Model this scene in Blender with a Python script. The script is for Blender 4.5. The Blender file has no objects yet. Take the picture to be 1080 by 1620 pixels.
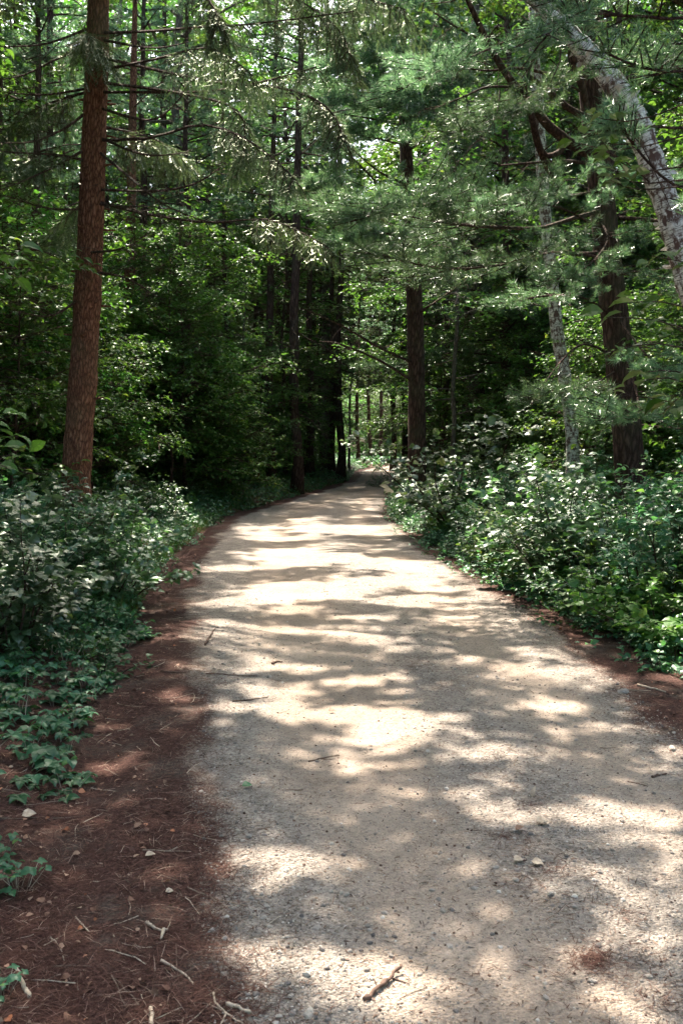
import bpy, math, random
import numpy as np
from mathutils import Vector

R = math.radians
rng = np.random.default_rng(7)
random.seed(7)
scene = bpy.context.scene
COL = scene.collection

# ---------------------------------------------------------------- camera, sky, sun, exposure
CAMZ = 1.6
PITCH = math.atan(110 / 1575)
cam_d = bpy.data.cameras.new("camera")
cam_d.sensor_fit = 'VERTICAL'; cam_d.sensor_height = 36; cam_d.sensor_width = 24
cam_d.lens = 35; cam_d.clip_end = 1500; cam_d.clip_start = 0.05
cam_d.dof.use_dof = True; cam_d.dof.focus_distance = 8.5; cam_d.dof.aperture_fstop = 9
cam = bpy.data.objects.new("camera", cam_d); COL.objects.link(cam)
cam.location = (0, 0, CAMZ); cam.rotation_euler = (math.pi / 2 - PITCH, 0, 0)
scene.camera = cam

SUN_EL, SUN_AZ = 57.0, -14.0          # azimuth measured from +Y towards +X (negative: ahead and to the left)
S = np.array([math.sin(R(SUN_AZ)) * math.cos(R(SUN_EL)), math.cos(R(SUN_AZ)) * math.cos(R(SUN_EL)), math.sin(R(SUN_EL))])
w = bpy.data.worlds.new("World"); scene.world = w; w.use_nodes = True
nt = w.node_tree; bg = nt.nodes['Background']
sky = nt.nodes.new('ShaderNodeTexSky'); sky.sky_type = 'NISHITA'; sky.sun_disc = False
sky.sun_elevation = R(SUN_EL); sky.sun_rotation = R(SUN_AZ); sky.dust_density = 4.0; sky.ozone_density = 0.2; sky.air_density = 0.8
nt.links.new(sky.outputs[0], bg.inputs[0]); bg.inputs[1].default_value = 0.15
sun_d = bpy.data.lights.new("sun", 'SUN'); sun_d.energy = 4.0; sun_d.angle = R(0.55); sun_d.color = (1, 0.90, 0.77)
sun = bpy.data.objects.new("sun", sun_d); COL.objects.link(sun)
sun.rotation_euler = Vector(S).to_track_quat('Z', 'Y').to_euler(); sun.location = (0, 0, 60)
scene.view_settings.view_transform = 'Standard'; scene.view_settings.look = 'None'
scene.view_settings.gamma = 1; scene.view_settings.exposure = 2.55
cy = scene.cycles
cy.max_bounces = 7; cy.diffuse_bounces = 4; cy.glossy_bounces = 1; cy.transmission_bounces = 4; cy.transparent_max_bounces = 4
cy.sample_clamp_indirect = 4

# ---------------------------------------------------------------- picture <-> place
cp, sp = math.cos(PITCH), math.sin(PITCH)
def P(px, py, D):
    u = (px - 540) / 1575; v = (810 - py) / 1575
    t = D / (cp + v * sp)
    return np.array([u * t, D, CAMZ + (-sp + v * cp) * t])
def to_px(x, y, z=0.0):
    zz = z - CAMZ
    dep = np.maximum(y * cp - zz * sp, 1e-3)
    return 540 + 1575 * x / dep, 810 - 1575 * (y * sp + zz * cp) / dep

# ---------------------------------------------------------------- noise
_T = np.random.default_rng(3).random((256, 256))
def vnoise(x, y):
    xi = np.floor(x).astype(int); yi = np.floor(y).astype(int)
    fx = x - xi; fy = y - yi
    fx = fx * fx * (3 - 2 * fx); fy = fy * fy * (3 - 2 * fy)
    a = _T[xi & 255, yi & 255]; b = _T[(xi + 1) & 255, yi & 255]
    c = _T[xi & 255, (yi + 1) & 255]; d = _T[(xi + 1) & 255, (yi + 1) & 255]
    return (a * (1 - fx) + b * fx) * (1 - fy) + (c * (1 - fx) + d * fx) * fy
def fbm(x, y, o=4):
    s = 0; a = 0.5
    for i in range(o):
        s = s + a * vnoise(x * 2 ** i + 17.3 * i, y * 2 ** i + 5.1 * i); a *= 0.5
    return s / (1 - 0.5 ** o)

# ---------------------------------------------------------------- the lane's edges
YY = [-30, 0, 2.7, 4.6, 6.3, 8.4, 12.6, 14.8, 21, 25, 31.5, 42, 56, 64, 72, 82, 100, 130]
LL = [-.1, -.2, -.37, -.71, -.92, -1.28, -1.84, -1.97, -2.2, -1.76, -.8, .67, 1.1, 2.2, 4.8, 10, 22, 45]
RR = [2.0, 2.0, 1.9, 1.78, 1.7, 1.6, 1.34, 1.12, .82, .9, 1.26, 2.1, 2.9, 4.8, 8.0, 14, 27, 51]
def roadL(y): return np.interp(y, YY, LL)
def roadR(y): return np.interp(y, YY, RR)
def greenL(y): return np.interp(y, [-10, 3.9, 4.6, 6.3, 8.4, 12.6, 16.8, 21, 25, 31, 42, 56, 64, 130], [-1.35, -1.35, -1.31, -1.56, -1.81, -2.35, -2.5, -2.6, -2.1, -1.2, .25, .7, 1.6, 44])
def greenR(y): return np.interp(y, [-10, 4, 7, 8.4, 10, 12.6, 15.7, 21, 25, 31, 42, 56, 64, 130], [2.9, 2.7, 2.35, 2.19, 1.9, 1.6, 1.45, 1.1, 1.15, 1.5, 2.3, 3.1, 5.2, 52])
def gh(x, y):
    x = np.asarray(x, float); y = np.asarray(y, float)
    dl = np.clip((greenL(y) - .05 - x), 0, 50); dr = np.clip(x - greenR(y) - .05, 0, 50)
    bank = .22 * (1 - np.exp(-dl / .8)) + .16 * (1 - np.exp(-dr / .9))
    far = np.clip((dl + dr) / 6, 0, 1)
    return bank + (fbm(x * .35, y * .35) - .5) * .5 * far + (fbm(x * 1.7 + 9, y * 1.7, 3) - .5) * (.03 + .12 * np.clip((dl + dr), 0, 1)) - .01

# ---------------------------------------------------------------- materials
def newmat(name):
    m = bpy.data.materials.new(name); m.use_nodes = True
    n = m.node_tree; n.nodes.clear()
    out = n.nodes.new('ShaderNodeOutputMaterial')
    return m, n, out
def ramp(n, fac, stops, interp='LINEAR'):
    r = n.nodes.new('ShaderNodeValToRGB'); r.color_ramp.interpolation = interp
    e = r.color_ramp.elements
    while len(e) < len(stops): e.new(0.5)
    for k, (p, c) in enumerate(stops):
        e[k].position = p; e[k].color = (*c, 1) if len(c) == 3 else c
    n.links.new(fac, r.inputs[0]); return r.outputs[0]
def noise(n, vec, scale, detail=4, rough=.6):
    t = n.nodes.new('ShaderNodeTexNoise'); t.inputs['Scale'].default_value = scale
    t.inputs['Detail'].default_value = detail; t.inputs['Roughness'].default_value = rough
    if vec is not None: n.links.new(vec, t.inputs['Vector'])
    return t.outputs['Fac']
def mix(n, fac, a, b, mode='MIX'):
    m = n.nodes.new('ShaderNodeMix'); m.data_type = 'RGBA'; m.blend_type = mode
    for s, v in ((m.inputs[0], fac), (m.inputs[6], a), (m.inputs[7], b)):
        if isinstance(v, (int, float)): s.default_value = v
        elif isinstance(v, tuple): s.default_value = (*v, 1)
        else: n.links.new(v, s)
    return m.outputs[2]
def math_(n, op, a, b=0.0):
    m = n.nodes.new('ShaderNodeMath'); m.operation = op
    for s, v in ((m.inputs[0], a), (m.inputs[1], b)):
        if isinstance(v, (int, float)): s.default_value = v
        else: n.links.new(v, s)
    return m.outputs[0]
def coord(n, kind='Object', scale=None):
    c = n.nodes.new('ShaderNodeTexCoord').outputs[kind]
    if scale:
        m = n.nodes.new('ShaderNodeMapping'); m.inputs['Scale'].default_value = scale
        n.links.new(c, m.inputs['Vector']); return m.outputs[0]
    return c
def bump(n, h, strength, dist):
    b = n.nodes.new('ShaderNodeBump'); b.inputs['Strength'].default_value = strength; b.inputs['Distance'].default_value = dist
    n.links.new(h, b.inputs['Height']); return b.outputs[0]
def principled(n, out, col, rough=.9, spec=.3, normal=None):
    p = n.nodes.new('ShaderNodeBsdfPrincipled')
    if isinstance(col, tuple): p.inputs['Base Color'].default_value = (*col, 1)
    else: n.links.new(col, p.inputs['Base Color'])
    if isinstance(rough, (int, float)): p.inputs['Roughness'].default_value = rough
    else: n.links.new(rough, p.inputs['Roughness'])
    p.inputs['Specular IOR Level'].default_value = spec
    if normal is not None: n.links.new(normal, p.inputs['Normal'])
    n.links.new(p.outputs[0], out.inputs[0]); return p

def leaf_mat(name, c1, c2, c3, trans=.45, gloss=.1, grough=.35, tcol=(1.35, 1.4, .65), gcol=(.9, .95, .9), fk=.22):
    m, n, out = newmat(name)
    geo = n.nodes.new('ShaderNodeNewGeometry'); oi = n.nodes.new('ShaderNodeObjectInfo')
    col = ramp(n, geo.outputs['Random Per Island'], [(0, c1), (.55, c2), (.93, c2), (1, c3)])
    hs = n.nodes.new('ShaderNodeHueSaturation'); n.links.new(col, hs.inputs['Color'])
    n.links.new(math_(n, 'ADD', math_(n, 'MULTIPLY', oi.outputs['Random'], .8), .6), hs.inputs['Value'])
    n.links.new(math_(n, 'ADD', math_(n, 'MULTIPLY', oi.outputs['Random'], .05), .475), hs.inputs['Hue'])
    c = hs.outputs[0]
    d = n.nodes.new('ShaderNodeBsdfDiffuse'); n.links.new(c, d.inputs[0])
    t = n.nodes.new('ShaderNodeBsdfTranslucent'); n.links.new(mix(n, 1.0, c, tcol, 'MULTIPLY'), t.inputs[0])
    g = n.nodes.new('ShaderNodeBsdfGlossy'); g.inputs['Roughness'].default_value = grough; g.inputs[0].default_value = (*gcol, 1)
    m1 = n.nodes.new('ShaderNodeMixShader'); m1.inputs[0].default_value = trans
    n.links.new(d.outputs[0], m1.inputs[1]); n.links.new(t.outputs[0], m1.inputs[2])
    fr = n.nodes.new('ShaderNodeFresnel'); fr.inputs[0].default_value = 1.3
    m2 = n.nodes.new('ShaderNodeMixShader'); n.links.new(math_(n, 'ADD', math_(n, 'MULTIPLY', fr.outputs[0], fk), gloss * .12), m2.inputs[0])
    n.links.new(m1.outputs[0], m2.inputs[1]); n.links.new(g.outputs[0], m2.inputs[2])
    n.links.new(m2.outputs[0], out.inputs[0])
    return m

M = {}
M['maple'] = leaf_mat('broad_leaf', (.035, .10, .022), (.078, .165, .036), (.18, .24, .06), trans=.5)
M['shrub'] = leaf_mat('shrub_leaf', (.028, .085, .036), (.065, .148, .055), (.19, .26, .08), gloss=.7, grough=.42, fk=.2, gcol=(.95, 1, .95))
M['creeper'] = leaf_mat('creeper_leaf', (.03, .10, .05), (.055, .16, .075), (.13, .24, .06), gloss=.2, grough=.4)
M['pine'] = leaf_mat('pine_needle', (.045, .12, .065), (.13, .235, .13), (.24, .32, .16), trans=.42, tcol=(1.15, 1.15, .8))
M['spruce'] = leaf_mat('spruce_needle', (.04, .07, .035), (.11, .155, .085), (.22, .27, .15), trans=.3, tcol=(1.15, 1.15, .75), gcol=(.8, .85, .7), gloss=0)
M['grass'] = leaf_mat('grass_blade', (.04, .09, .02), (.07, .13, .03), (.18, .17, .07), trans=.35)

def bark(name, c1, c2, c3, sc=(9, 9, 2.2), bs=.8, bd=.02):
    m, n, out = newmat(name)
    v = coord(n, 'Object', sc)
    vo = n.nodes.new('ShaderNodeTexVoronoi'); vo.feature = 'DISTANCE_TO_EDGE'; vo.inputs['Scale'].default_value = 2.2
    nz = noise(n, v, 2.5, 6, .7)
    vm = n.nodes.new('ShaderNodeVectorMath'); vm.operation = 'ADD'; n.links.new(v, vm.inputs[0])
    cc = n.nodes.new('ShaderNodeCombineXYZ')
    for i in range(3): n.links.new(math_(n, 'MULTIPLY', nz, .8), cc.inputs[i])
    n.links.new(cc.outputs[0], vm.inputs[1]); n.links.new(vm.outputs[0], vo.inputs['Vector'])
    h = math_(n, 'ADD', math_(n, 'MINIMUM', math_(n, 'MULTIPLY', vo.outputs['Distance'], 3), 1.0), math_(n, 'MULTIPLY', nz, .7))
    big = noise(n, coord(n, 'Object'), 1.3, 3)
    col = ramp(n, math_(n, 'MULTIPLY', h, .6), [(.15, c1), (.5, c2), (.95, c3)])
    col = mix(n, ramp(n, big, [(.5, (0, 0, 0)), (.75, (1, 1, 1))]), col, mix(n, .5, col, (.09, .10, .06)))
    principled(n, out, col, .95, .15, bump(n, h, bs, bd)); return m
M['bark_spruce'] = bark('spruce_bark', (.05, .022, .015), (.20, .088, .055), (.32, .165, .11), (14, 14, 4))
M['bark_pine'] = bark('pine_bark', (.018, .011, .009), (.06, .035, .028), (.12, .075, .06), (8, 8, 2))
M['bark_dark'] = bark('dark_bark', (.02, .012, .01), (.075, .045, .035), (.14, .095, .075), (10, 10, 1.8))
M['bark_grey'] = bark('grey_bark', (.05, .04, .035), (.14, .115, .095), (.24, .2, .17), (10, 10, 2.5), .5)
def birch_mat():
    m, n, out = newmat('birch_bark')
    v = coord(n, 'UV')
    def mp(sc):
        k = n.nodes.new('ShaderNodeMapping'); k.inputs['Scale'].default_value = sc; n.links.new(v, k.inputs['Vector']); return k.outputs[0]
    len_ = noise(n, mp((1.2, 26, 1)), 3.0, 5, .65)
    pat = noise(n, mp((2, 3, 1)), 2.0, 6, .7)
    peel = noise(n, mp((5, 9, 1)), 2.2, 6, .75)
    base = ramp(n, peel, [(.28, (.24, .19, .16)), (.42, (.5, .49, .45)), (.6, (.8, .8, .76))])
    col = mix(n, ramp(n, len_, [(.50, (0, 0, 0)), (.60, (1, 1, 1))]), base, (.07, .05, .045))
    col = mix(n, ramp(n, pat, [(.48, (0, 0, 0)), (.56, (1, 1, 1))]), col, (.10, .06, .05))
    principled(n, out, col, .75, .25, bump(n, math_(n, 'ADD', peel, math_(n, 'MULTIPLY', pat, -.8)), .9, .02)); return m
M['birch'] = birch_mat()
def simple(name, stops, rough=.9, scale=None, isl=True, bs=0):
    m, n, out = newmat(name)
    f = n.nodes.new('ShaderNodeNewGeometry').outputs['Random Per Island'] if isl else noise(n, coord(n, 'Object'), scale or 8, 5)
    col = ramp(n, f, stops)
    nm = None
    if bs: nm = bump(n, noise(n, coord(n, 'Object'), scale or 60, 5), bs, .004)
    principled(n, out, col, rough, .25, nm); return m
M['needle'] = simple('dead_needle', [(0, (.03, .012, .009)), (.5, (.08, .034, .025)), (.9, (.14, .075, .055)), (1, (.32, .23, .18))])
M['twig'] = simple('grey_twig', [(0, (.12, .08, .06)), (.6, (.28, .21, .16)), (1, (.48, .4, .31))])
M['palewood'] = simple('bare_wood', [(.3, (.30, .23, .17)), (.7, (.52, .43, .33))], isl=False, scale=60, bs=.5)
M['darkwood'] = simple('dark_stick', [(.3, (.05, .03, .022)), (.7, (.16, .1, .075))], isl=False, scale=60, bs=.6)
M['stone'] = simple('gravel_stone', [(0, (.10, .09, .085)), (.4, (.24, .21, .185)), (.85, (.38, .335, .285)), (1, (.5, .46, .41))], scale=80, bs=.4)
M['deadleaf'] = simple('dead_leaf', [(0, (.08, .035, .025)), (.5, (.17, .09, .06)), (.85, (.32, .22, .16)), (1, (.36, .12, .05))], .7)
M['crumb'] = simple('dark_crumb', [(0, (.04, .022, .016)), (.7, (.13, .075, .055)), (1, (.25, .17, .12))])

def litter_colour(n):
    o = coord(n, 'Object')
    a = noise(n, o, 5, 6, .7); b = noise(n, o, 60, 4, .7)
    c = noise(n, coord(n, 'Object', (1, 4, 1)), 70, 3, .8)
    col = ramp(n, b, [(.28, (.014, .006, .005)), (.45, (.05, .022, .017)), (.62, (.11, .056, .043)), (.8, (.26, .18, .14))])
    col = mix(n, ramp(n, a, [(.4, (0, 0, 0)), (.65, (1, 1, 1))]), col, mix(n, .5, col, (.07, .036, .03)))
    soil = noise(n, o, 1.7, 5, .7)
    col = mix(n, ramp(n, soil, [(.5, (0, 0, 0)), (.66, (.7, .7, .7))]), col, mix(n, b, (.03, .024, .02), (.17, .15, .125)))
    h = math_(n, 'ADD', b, math_(n, 'MULTIPLY', c, .6))
    return col, h
def ground_mats():
    m, n, out = newmat('forest_litter')
    col, h = litter_colour(n)
    principled(n, out, col, .95, .1, bump(n, h, .8, .012)); M['floor'] = m
    m, n, out = newmat('gravel_road')
    o = coord(n, 'Object')
    lc, lh = litter_colour(n)
    at = n.nodes.new('ShaderNodeAttribute'); at.attribute_name = 'litter'
    ag = n.nodes.new('ShaderNodeAttribute'); ag.attribute_name = 'coarse'
    big = noise(n, o, .9, 5, .6); mid = noise(n, o, 9, 5, .65); fin = noise(n, o, 150, 3, .7)
    vo = n.nodes.new('ShaderNodeTexVoronoi'); vo.inputs['Scale'].default_value = 95; n.links.new(o, vo.inputs['Vector'])
    vc = n.nodes.new('ShaderNodeTexVoronoi'); vc.inputs['Scale'].default_value = 38; n.links.new(o, vc.inputs['Vector'])
    sep = n.nodes.new('ShaderNodeSeparateColor'); n.links.new(vo.outputs['Color'], sep.inputs[0])
    sand = ramp(n, big, [(.35, (.30, .24, .19)), (.65, (.43, .352, .285))])
    grey = ramp(n, mid, [(.35, (.235, .205, .178)), (.7, (.38, .335, .29))])
    cf = math_(n, 'ADD', math_(n, 'MULTIPLY', ag.outputs['Fac'], .9), math_(n, 'MULTIPLY', mid, .35))
    col = mix(n, ramp(n, cf, [(.3, (0, 0, 0)), (.75, (1, 1, 1))]), sand, grey)
    peb = ramp(n, sep.outputs[0], [(0, (.34, .32, .31)), (.25, (.76, .74, .72)), (.8, (1, 1, 1)), (1, (1.3, 1.27, 1.22))])
    pf = math_(n, 'ADD', math_(n, 'MULTIPLY', ag.outputs['Fac'], .6), .35)
    col = mix(n, pf, col, mix(n, 1.0, col, peb, 'MULTIPLY'))
    spk = ramp(n, noise(n, o, 75, 3, .95), [(.33, (.2, .14, .12)), (.41, (1, 1, 1))])
    col = mix(n, .8, col, mix(n, 1.0, col, spk, 'MULTIPLY'))
    lf = math_(n, 'ADD', at.outputs['Fac'], math_(n, 'MULTIPLY', math_(n, 'SUBTRACT', noise(n, o, 42, 8, .9), .5), 2.2))
    lm = ramp(n, lf, [(.40, (0, 0, 0)), (.66, (1, 1, 1))])
    col = mix(n, lm, col, lc)
    h = math_(n, 'ADD', math_(n, 'ADD', math_(n, 'MULTIPLY', fin, .5), math_(n, 'MULTIPLY', mid, 1.2)),
              math_(n, 'MULTIPLY', math_(n, 'SUBTRACT', 1.0, vo.outputs['Distance']), .6))
    principled(n, out, col, .95, .15, bump(n, h, 1.0, .018)); M['road'] = m
ground_mats()

# ---------------------------------------------------------------- mesh building
def norm(a): return a / np.maximum(np.linalg.norm(a, axis=-1, keepdims=True), 1e-9)
class MB:
    def __init__(s): s.v = []; s.f = []; s.n = 0; s.uv = []
    def add(s, v, f, uv=None):
        v = np.asarray(v, float).reshape(-1, 3); f = np.asarray(f, int).reshape(-1, 3)
        s.v.append(v); s.f.append(f + s.n); s.n += len(v)
        s.uv.append(np.zeros((len(v), 2)) if uv is None else uv)
    def tube(s, pts, rad, sides=6, cap=True, rough=0.0):
        pts = np.asarray(pts, float); k = len(pts); rad = np.broadcast_to(np.asarray(rad, float), (k,))
        t = np.gradient(pts, axis=0) if k > 1 else pts; t = norm(t)
        ref = np.array([1., 0, 0]) if abs(t[:, 2]).mean() > .6 else np.array([0, 0, 1.])
        a = norm(np.cross(t, ref)); b = np.cross(t, a)
        th = np.linspace(0, 2 * np.pi, sides, endpoint=False)
        rr = rad[:, None] * (1 + rough * (rng.random((k, sides)) - .5) * 2)
        v = pts[:, None] + rr[..., None] * (np.cos(th)[None, :, None] * a[:, None] + np.sin(th)[None, :, None] * b[:, None])
        L = np.concatenate([[0], np.cumsum(np.linalg.norm(np.diff(pts, axis=0), axis=1))])
        uv = np.stack([np.broadcast_to(np.abs(th / np.pi - 1), (k, sides)), np.broadcast_to(L[:, None], (k, sides))], -1).reshape(-1, 2)
        i = np.arange(k - 1)[:, None] * sides; j = np.arange(sides)[None]; j2 = (j + 1) % sides
        q = np.stack([i + j, i + j2, i + sides + j2, i + sides + j], -1).reshape(-1, 4)
        f = np.concatenate([q[:, [0, 1, 2]], q[:, [0, 2, 3]]])
        v = v.reshape(-1, 3)
        if cap:
            v = np.concatenate([v, pts[:1], pts[-1:]]); uv = np.concatenate([uv, [[0, 0], [0, L[-1]]]])
            c0, c1 = k * sides, k * sides + 1; j = np.arange(sides); j2 = (j + 1) % sides
            f = np.concatenate([f, np.stack([np.full(sides, c0), j2, j], -1), np.stack([np.full(sides, c1), (k - 1) * sides + j, (k - 1) * sides + j2], -1)])
        s.add(v, f, uv)
    def scatter(s, tmpl, p, d, nrm, size, wid=1.0):
        tv, tf = tmpl; p = np.asarray(p, float); N = len(p)
        if N == 0: return
        d = norm(np.asarray(d, float)); nrm = np.asarray(nrm, float)
        side = norm(np.cross(nrm, d)); n2 = np.cross(d, side)
        size = np.broadcast_to(size, (N,))[:, None, None]; wid = np.broadcast_to(wid, (N,))[:, None, None]
        v = p[:, None] + size * (tv[None, :, 0:1] * d[:, None] + wid * tv[None, :, 1:2] * side[:, None] + tv[None, :, 2:3] * n2[:, None])
        f = tf[None] + (np.arange(N) * len(tv))[:, None, None]
        s.add(v, f)
    def mesh(s, name, mat, smooth=False):
        v = np.concatenate(s.v); f = np.concatenate(s.f); uv = np.concatenate(s.uv)
        me = bpy.data.meshes.new(name); me.vertices.add(len(v)); me.vertices.foreach_set('co', v.astype(np.float32).ravel())
        me.loops.add(len(f) * 3); me.loops.foreach_set('vertex_index', f.astype(np.int32).ravel())
        me.polygons.add(len(f)); me.polygons.foreach_set('loop_start', (np.arange(len(f)) * 3).astype(np.int32))
        try: me.polygons.foreach_set('loop_total', np.full(len(f), 3, np.int32))
        except Exception: pass
        if mat.name.startswith('birch'):
            l = me.uv_layers.new(name='uv'); l.data.foreach_set('uv', uv[f.ravel()].astype(np.float32).ravel())
        me.polygons.foreach_set('use_smooth', np.full(len(f), smooth, bool))
        me.materials.append(mat); me.update(); me.validate(); return me

def obj(name, me, parent=None, loc=(0, 0, 0)):
    o = bpy.data.objects.new(name, me); COL.objects.link(o); o.parent = parent; o.location = loc; return o
def tag(o, label=None, cat=None, group=None, kind=None):
    for k, v in (('label', label), ('category', cat), ('group', group), ('kind', kind)):
        if v: o[k] = v
    return o
def thing(name, loc, label, cat, group=None, rotz=0, scale=1.0):
    e = bpy.data.objects.new(name, None); COL.objects.link(e); e.empty_display_size = .2
    e.location = tuple(float(c) for c in loc); e.rotation_euler = (0, 0, rotz); e.scale = (scale,) * 3
    return tag(e, label, cat, group)
def place(proto, name, loc, label, cat, group=None, rotz=0, scale=1.0):
    e = thing(name, loc, label, cat, group, rotz, scale)
    for pn, me in proto: obj(pn, me, e)
    return e

# leaf templates: x along, y across, z out of the blade
def t_leaf(w=.33, fold=.07, arch=.16):
    ts = [0, .22, .48, .76, 1]; ws = [0, .82 * w, w, .55 * w, 0]
    v = []; 
    for t in ts: v.append((t, 0, .10 * math.sin(math.pi * t) - arch * t * t))
    for sgn in (1, -1):
        for t, ww in zip(ts[1:4], ws[1:4]): v.append((t + .02, sgn * ww, fold + .10 * math.sin(math.pi * t) - arch * t * t))
    f = []
    for b, fl in ((5, 0), (8, 1)):
        tr = [(0, 1, b), (1, 2, b + 1), (1, b + 1, b), (2, 3, b + 2), (2, b + 2, b + 1), (3, 4, b + 2)]
        f += [t[::-1] if fl else t for t in tr]
    return np.array(v), np.array(f)
LEAF = t_leaf(); LEAFW = t_leaf(.42, .05, .2); LEAFN = t_leaf(.22, .05, .2)
SLEAF = (np.array([(0, 0, 0), (.45, .34, .05), (1, 0, -.12), (.45, -.34, .05), (.5, 0, 0)]), np.array([(0, 4, 1), (4, 2, 1), (0, 3, 4), (4, 3, 2)]))
def t_maple():
    out = [(0, 0)]
    for a, r in ((-150, .30), (-118, .62), (-95, .34), (-58, .86), (-28, .42), (0, 1.0), (28, .42), (58, .86), (95, .34), (118, .62), (150, .30)):
        out.append((.32 + .68 * r * math.cos(R(a)), .62 * r * math.sin(R(a))))
    v = [(.35, 0, .03)] + [(x, y, -.10 * (x * x + y * y) + .0) for x, y in out]
    n = len(out); f = [(0, 1 + i, 1 + (i + 1) % n) for i in range(n)]
    return np.array(v), np.array(f)
MAPLE = t_maple()
def t_twiglet(nn=26, nl=.2, nw=.04):
    v = [(0, .012, 0), (0, -.012, 0), (1, 0, 0)]; f = [(0, 1, 2)]
    r = np.random.default_rng(5)
    for i in range(nn):
        t = .04 + .96 * i / nn; sg = 1 if i % 2 else -1; L = nl * (1.05 - .45 * t)
        up = (.05 + .35 * r.random()) * (1 if i % 3 else -.6)
        b = len(v); v += [(t - nw / 2, 0, 0), (t + nw / 2, 0, 0), (t + L * .75, sg * L * .75, L * up)]
        f.append((b, b + 1, b + 2))
    # a forward tuft at the tip
    for a in (-.5, 0, .5):
        b = len(v); v += [(.97, -nw / 2, 0), (.97, nw / 2, 0), (1.0 + nl * .6, nl * .6 * a, .02)]; f.append((b, b + 1, b + 2))
    return np.array(v), np.array(f)
TWIGLET = t_twiglet()
def t_tuft(nn=34, w=.045, seed=1):
    r = np.random.default_rng(seed); v = []; f = []
    for i in range(nn):
        th = r.random() * 2 * math.pi; sp_ = .15 + 1.0 * r.random() ** .8
        d = np.array([math.cos(sp_), math.sin(sp_) * math.cos(th), math.sin(sp_) * math.sin(th)])
        o = np.array([-.9 * r.random() * .8, 0, 0]); L = .8 + .3 * r.random()
        sd = norm(np.cross(d, r.normal(size=3))); b = len(v)
        v += [o - sd * w / 2, o + sd * w / 2, o + d * L + np.array([0, 0, -.08])]; f.append((b, b + 1, b + 2))
    return np.array(v), np.array(f)
TUFT = t_tuft(); TUFT_S = t_tuft(20, .085, 2)

def path(p0, d, L, n=6, droop=0.0, wig=.08, r=rng):
    d = norm(np.asarray(d, float)); p = [np.asarray(p0, float)]
    st = L / (n - 1)
    for i in range(n - 1):
        d = norm(d + r.normal(size=3) * wig + np.array([0, 0, -droop / (n - 1)]))
        p.append(p[-1] + d * st)
    return np.array(p)
def along(pts, t):
    pts = np.asarray(pts); k = len(pts) - 1; x = np.clip(np.asarray(t) * k, 0, k - 1e-6); i = x.astype(int); f = (x - i)[..., None]
    return pts[i] * (1 - f) + pts[i + 1] * f
def tang(pts, t):
    pts = np.asarray(pts); k = len(pts) - 1; i = np.clip((np.asarray(t) * k).astype(int), 0, k - 1); return norm(pts[i + 1] - pts[i])

def leafy_twigs(mb, p, d, L, k, size, tmpl=SLEAF, tilt=.35, stem=None, r=rng, spread=.95, sides=True):
    """k alternate leaves along each twig, held roughly level"""
    p = np.asarray(p, float); d = norm(np.asarray(d, float)); N = len(p); L = np.broadcast_to(L, (N,))
    up = np.array([0, 0, 1.]); side = norm(np.cross(d, up) + 1e-6)
    t = (np.arange(k) + .7) / k
    pos = p[:, None] + d[:, None] * (L[:, None] * t)[..., None] + r.normal(size=(N, k, 3)) * (L[:, None, None] * .07)
    sg = np.where(np.arange(k) % 2, 1, -1)[None, :, None] * np.where(np.arange(k) == k - 1, .1, 1)[None, :, None]
    ld = d[:, None] * .75 + side[:, None] * sg * spread + r.normal(size=(N, k, 3)) * .28
    ld[..., 2] *= .7; ld[..., 2] -= .12
    nr = up + r.normal(size=(N, k, 3)) * tilt
    sz = size * (.65 + .6 * r.random((N, k)))
    mb.scatter(tmpl, pos.reshape(-1, 3), ld.reshape(-1, 3), nr.reshape(-1, 3), sz.ravel())
    if stem is not None:
        tv = np.array([(0, .5, 0), (0, -.25, .43), (0, -.25, -.43), (1, 0, 0)]); tf = np.array([(0, 1, 3), (1, 2, 3), (2, 0, 3)])
        sc = tv.copy(); N_ = len(p)
        a = side; b = np.cross(d, side)
        v = p[:, None] + (tv[None, :, 0:1] * d[:, None] * L[:, None, None]) + .005 * (tv[None, :, 1:2] * a[:, None] + tv[None, :, 2:3] * b[:, None])
        stem.add(v, tf[None] + (np.arange(N_) * 4)[:, None, None])

# ---------------------------------------------------------------- plant kinds
def trunk_path(h, lean=.02, r=rng, n=10):
    z = np.linspace(-.3, h, n); o = np.cumsum(r.normal(size=(n, 2)) * h * .004, axis=0); o -= o[1]
    q = r.normal(size=2) * lean
    return np.stack([o[:, 0] + q[0] * z, o[:, 1] + q[1] * z, z], -1)
def trunk_rad(h, r0, n=10):
    z = np.linspace(-.3, h, n); return r0 * (1 - .85 * np.clip(z / h, 0, 1)) ** .8 * (1 + .6 * np.exp(-np.clip(z + .1, 0, 9) / .25))

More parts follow.
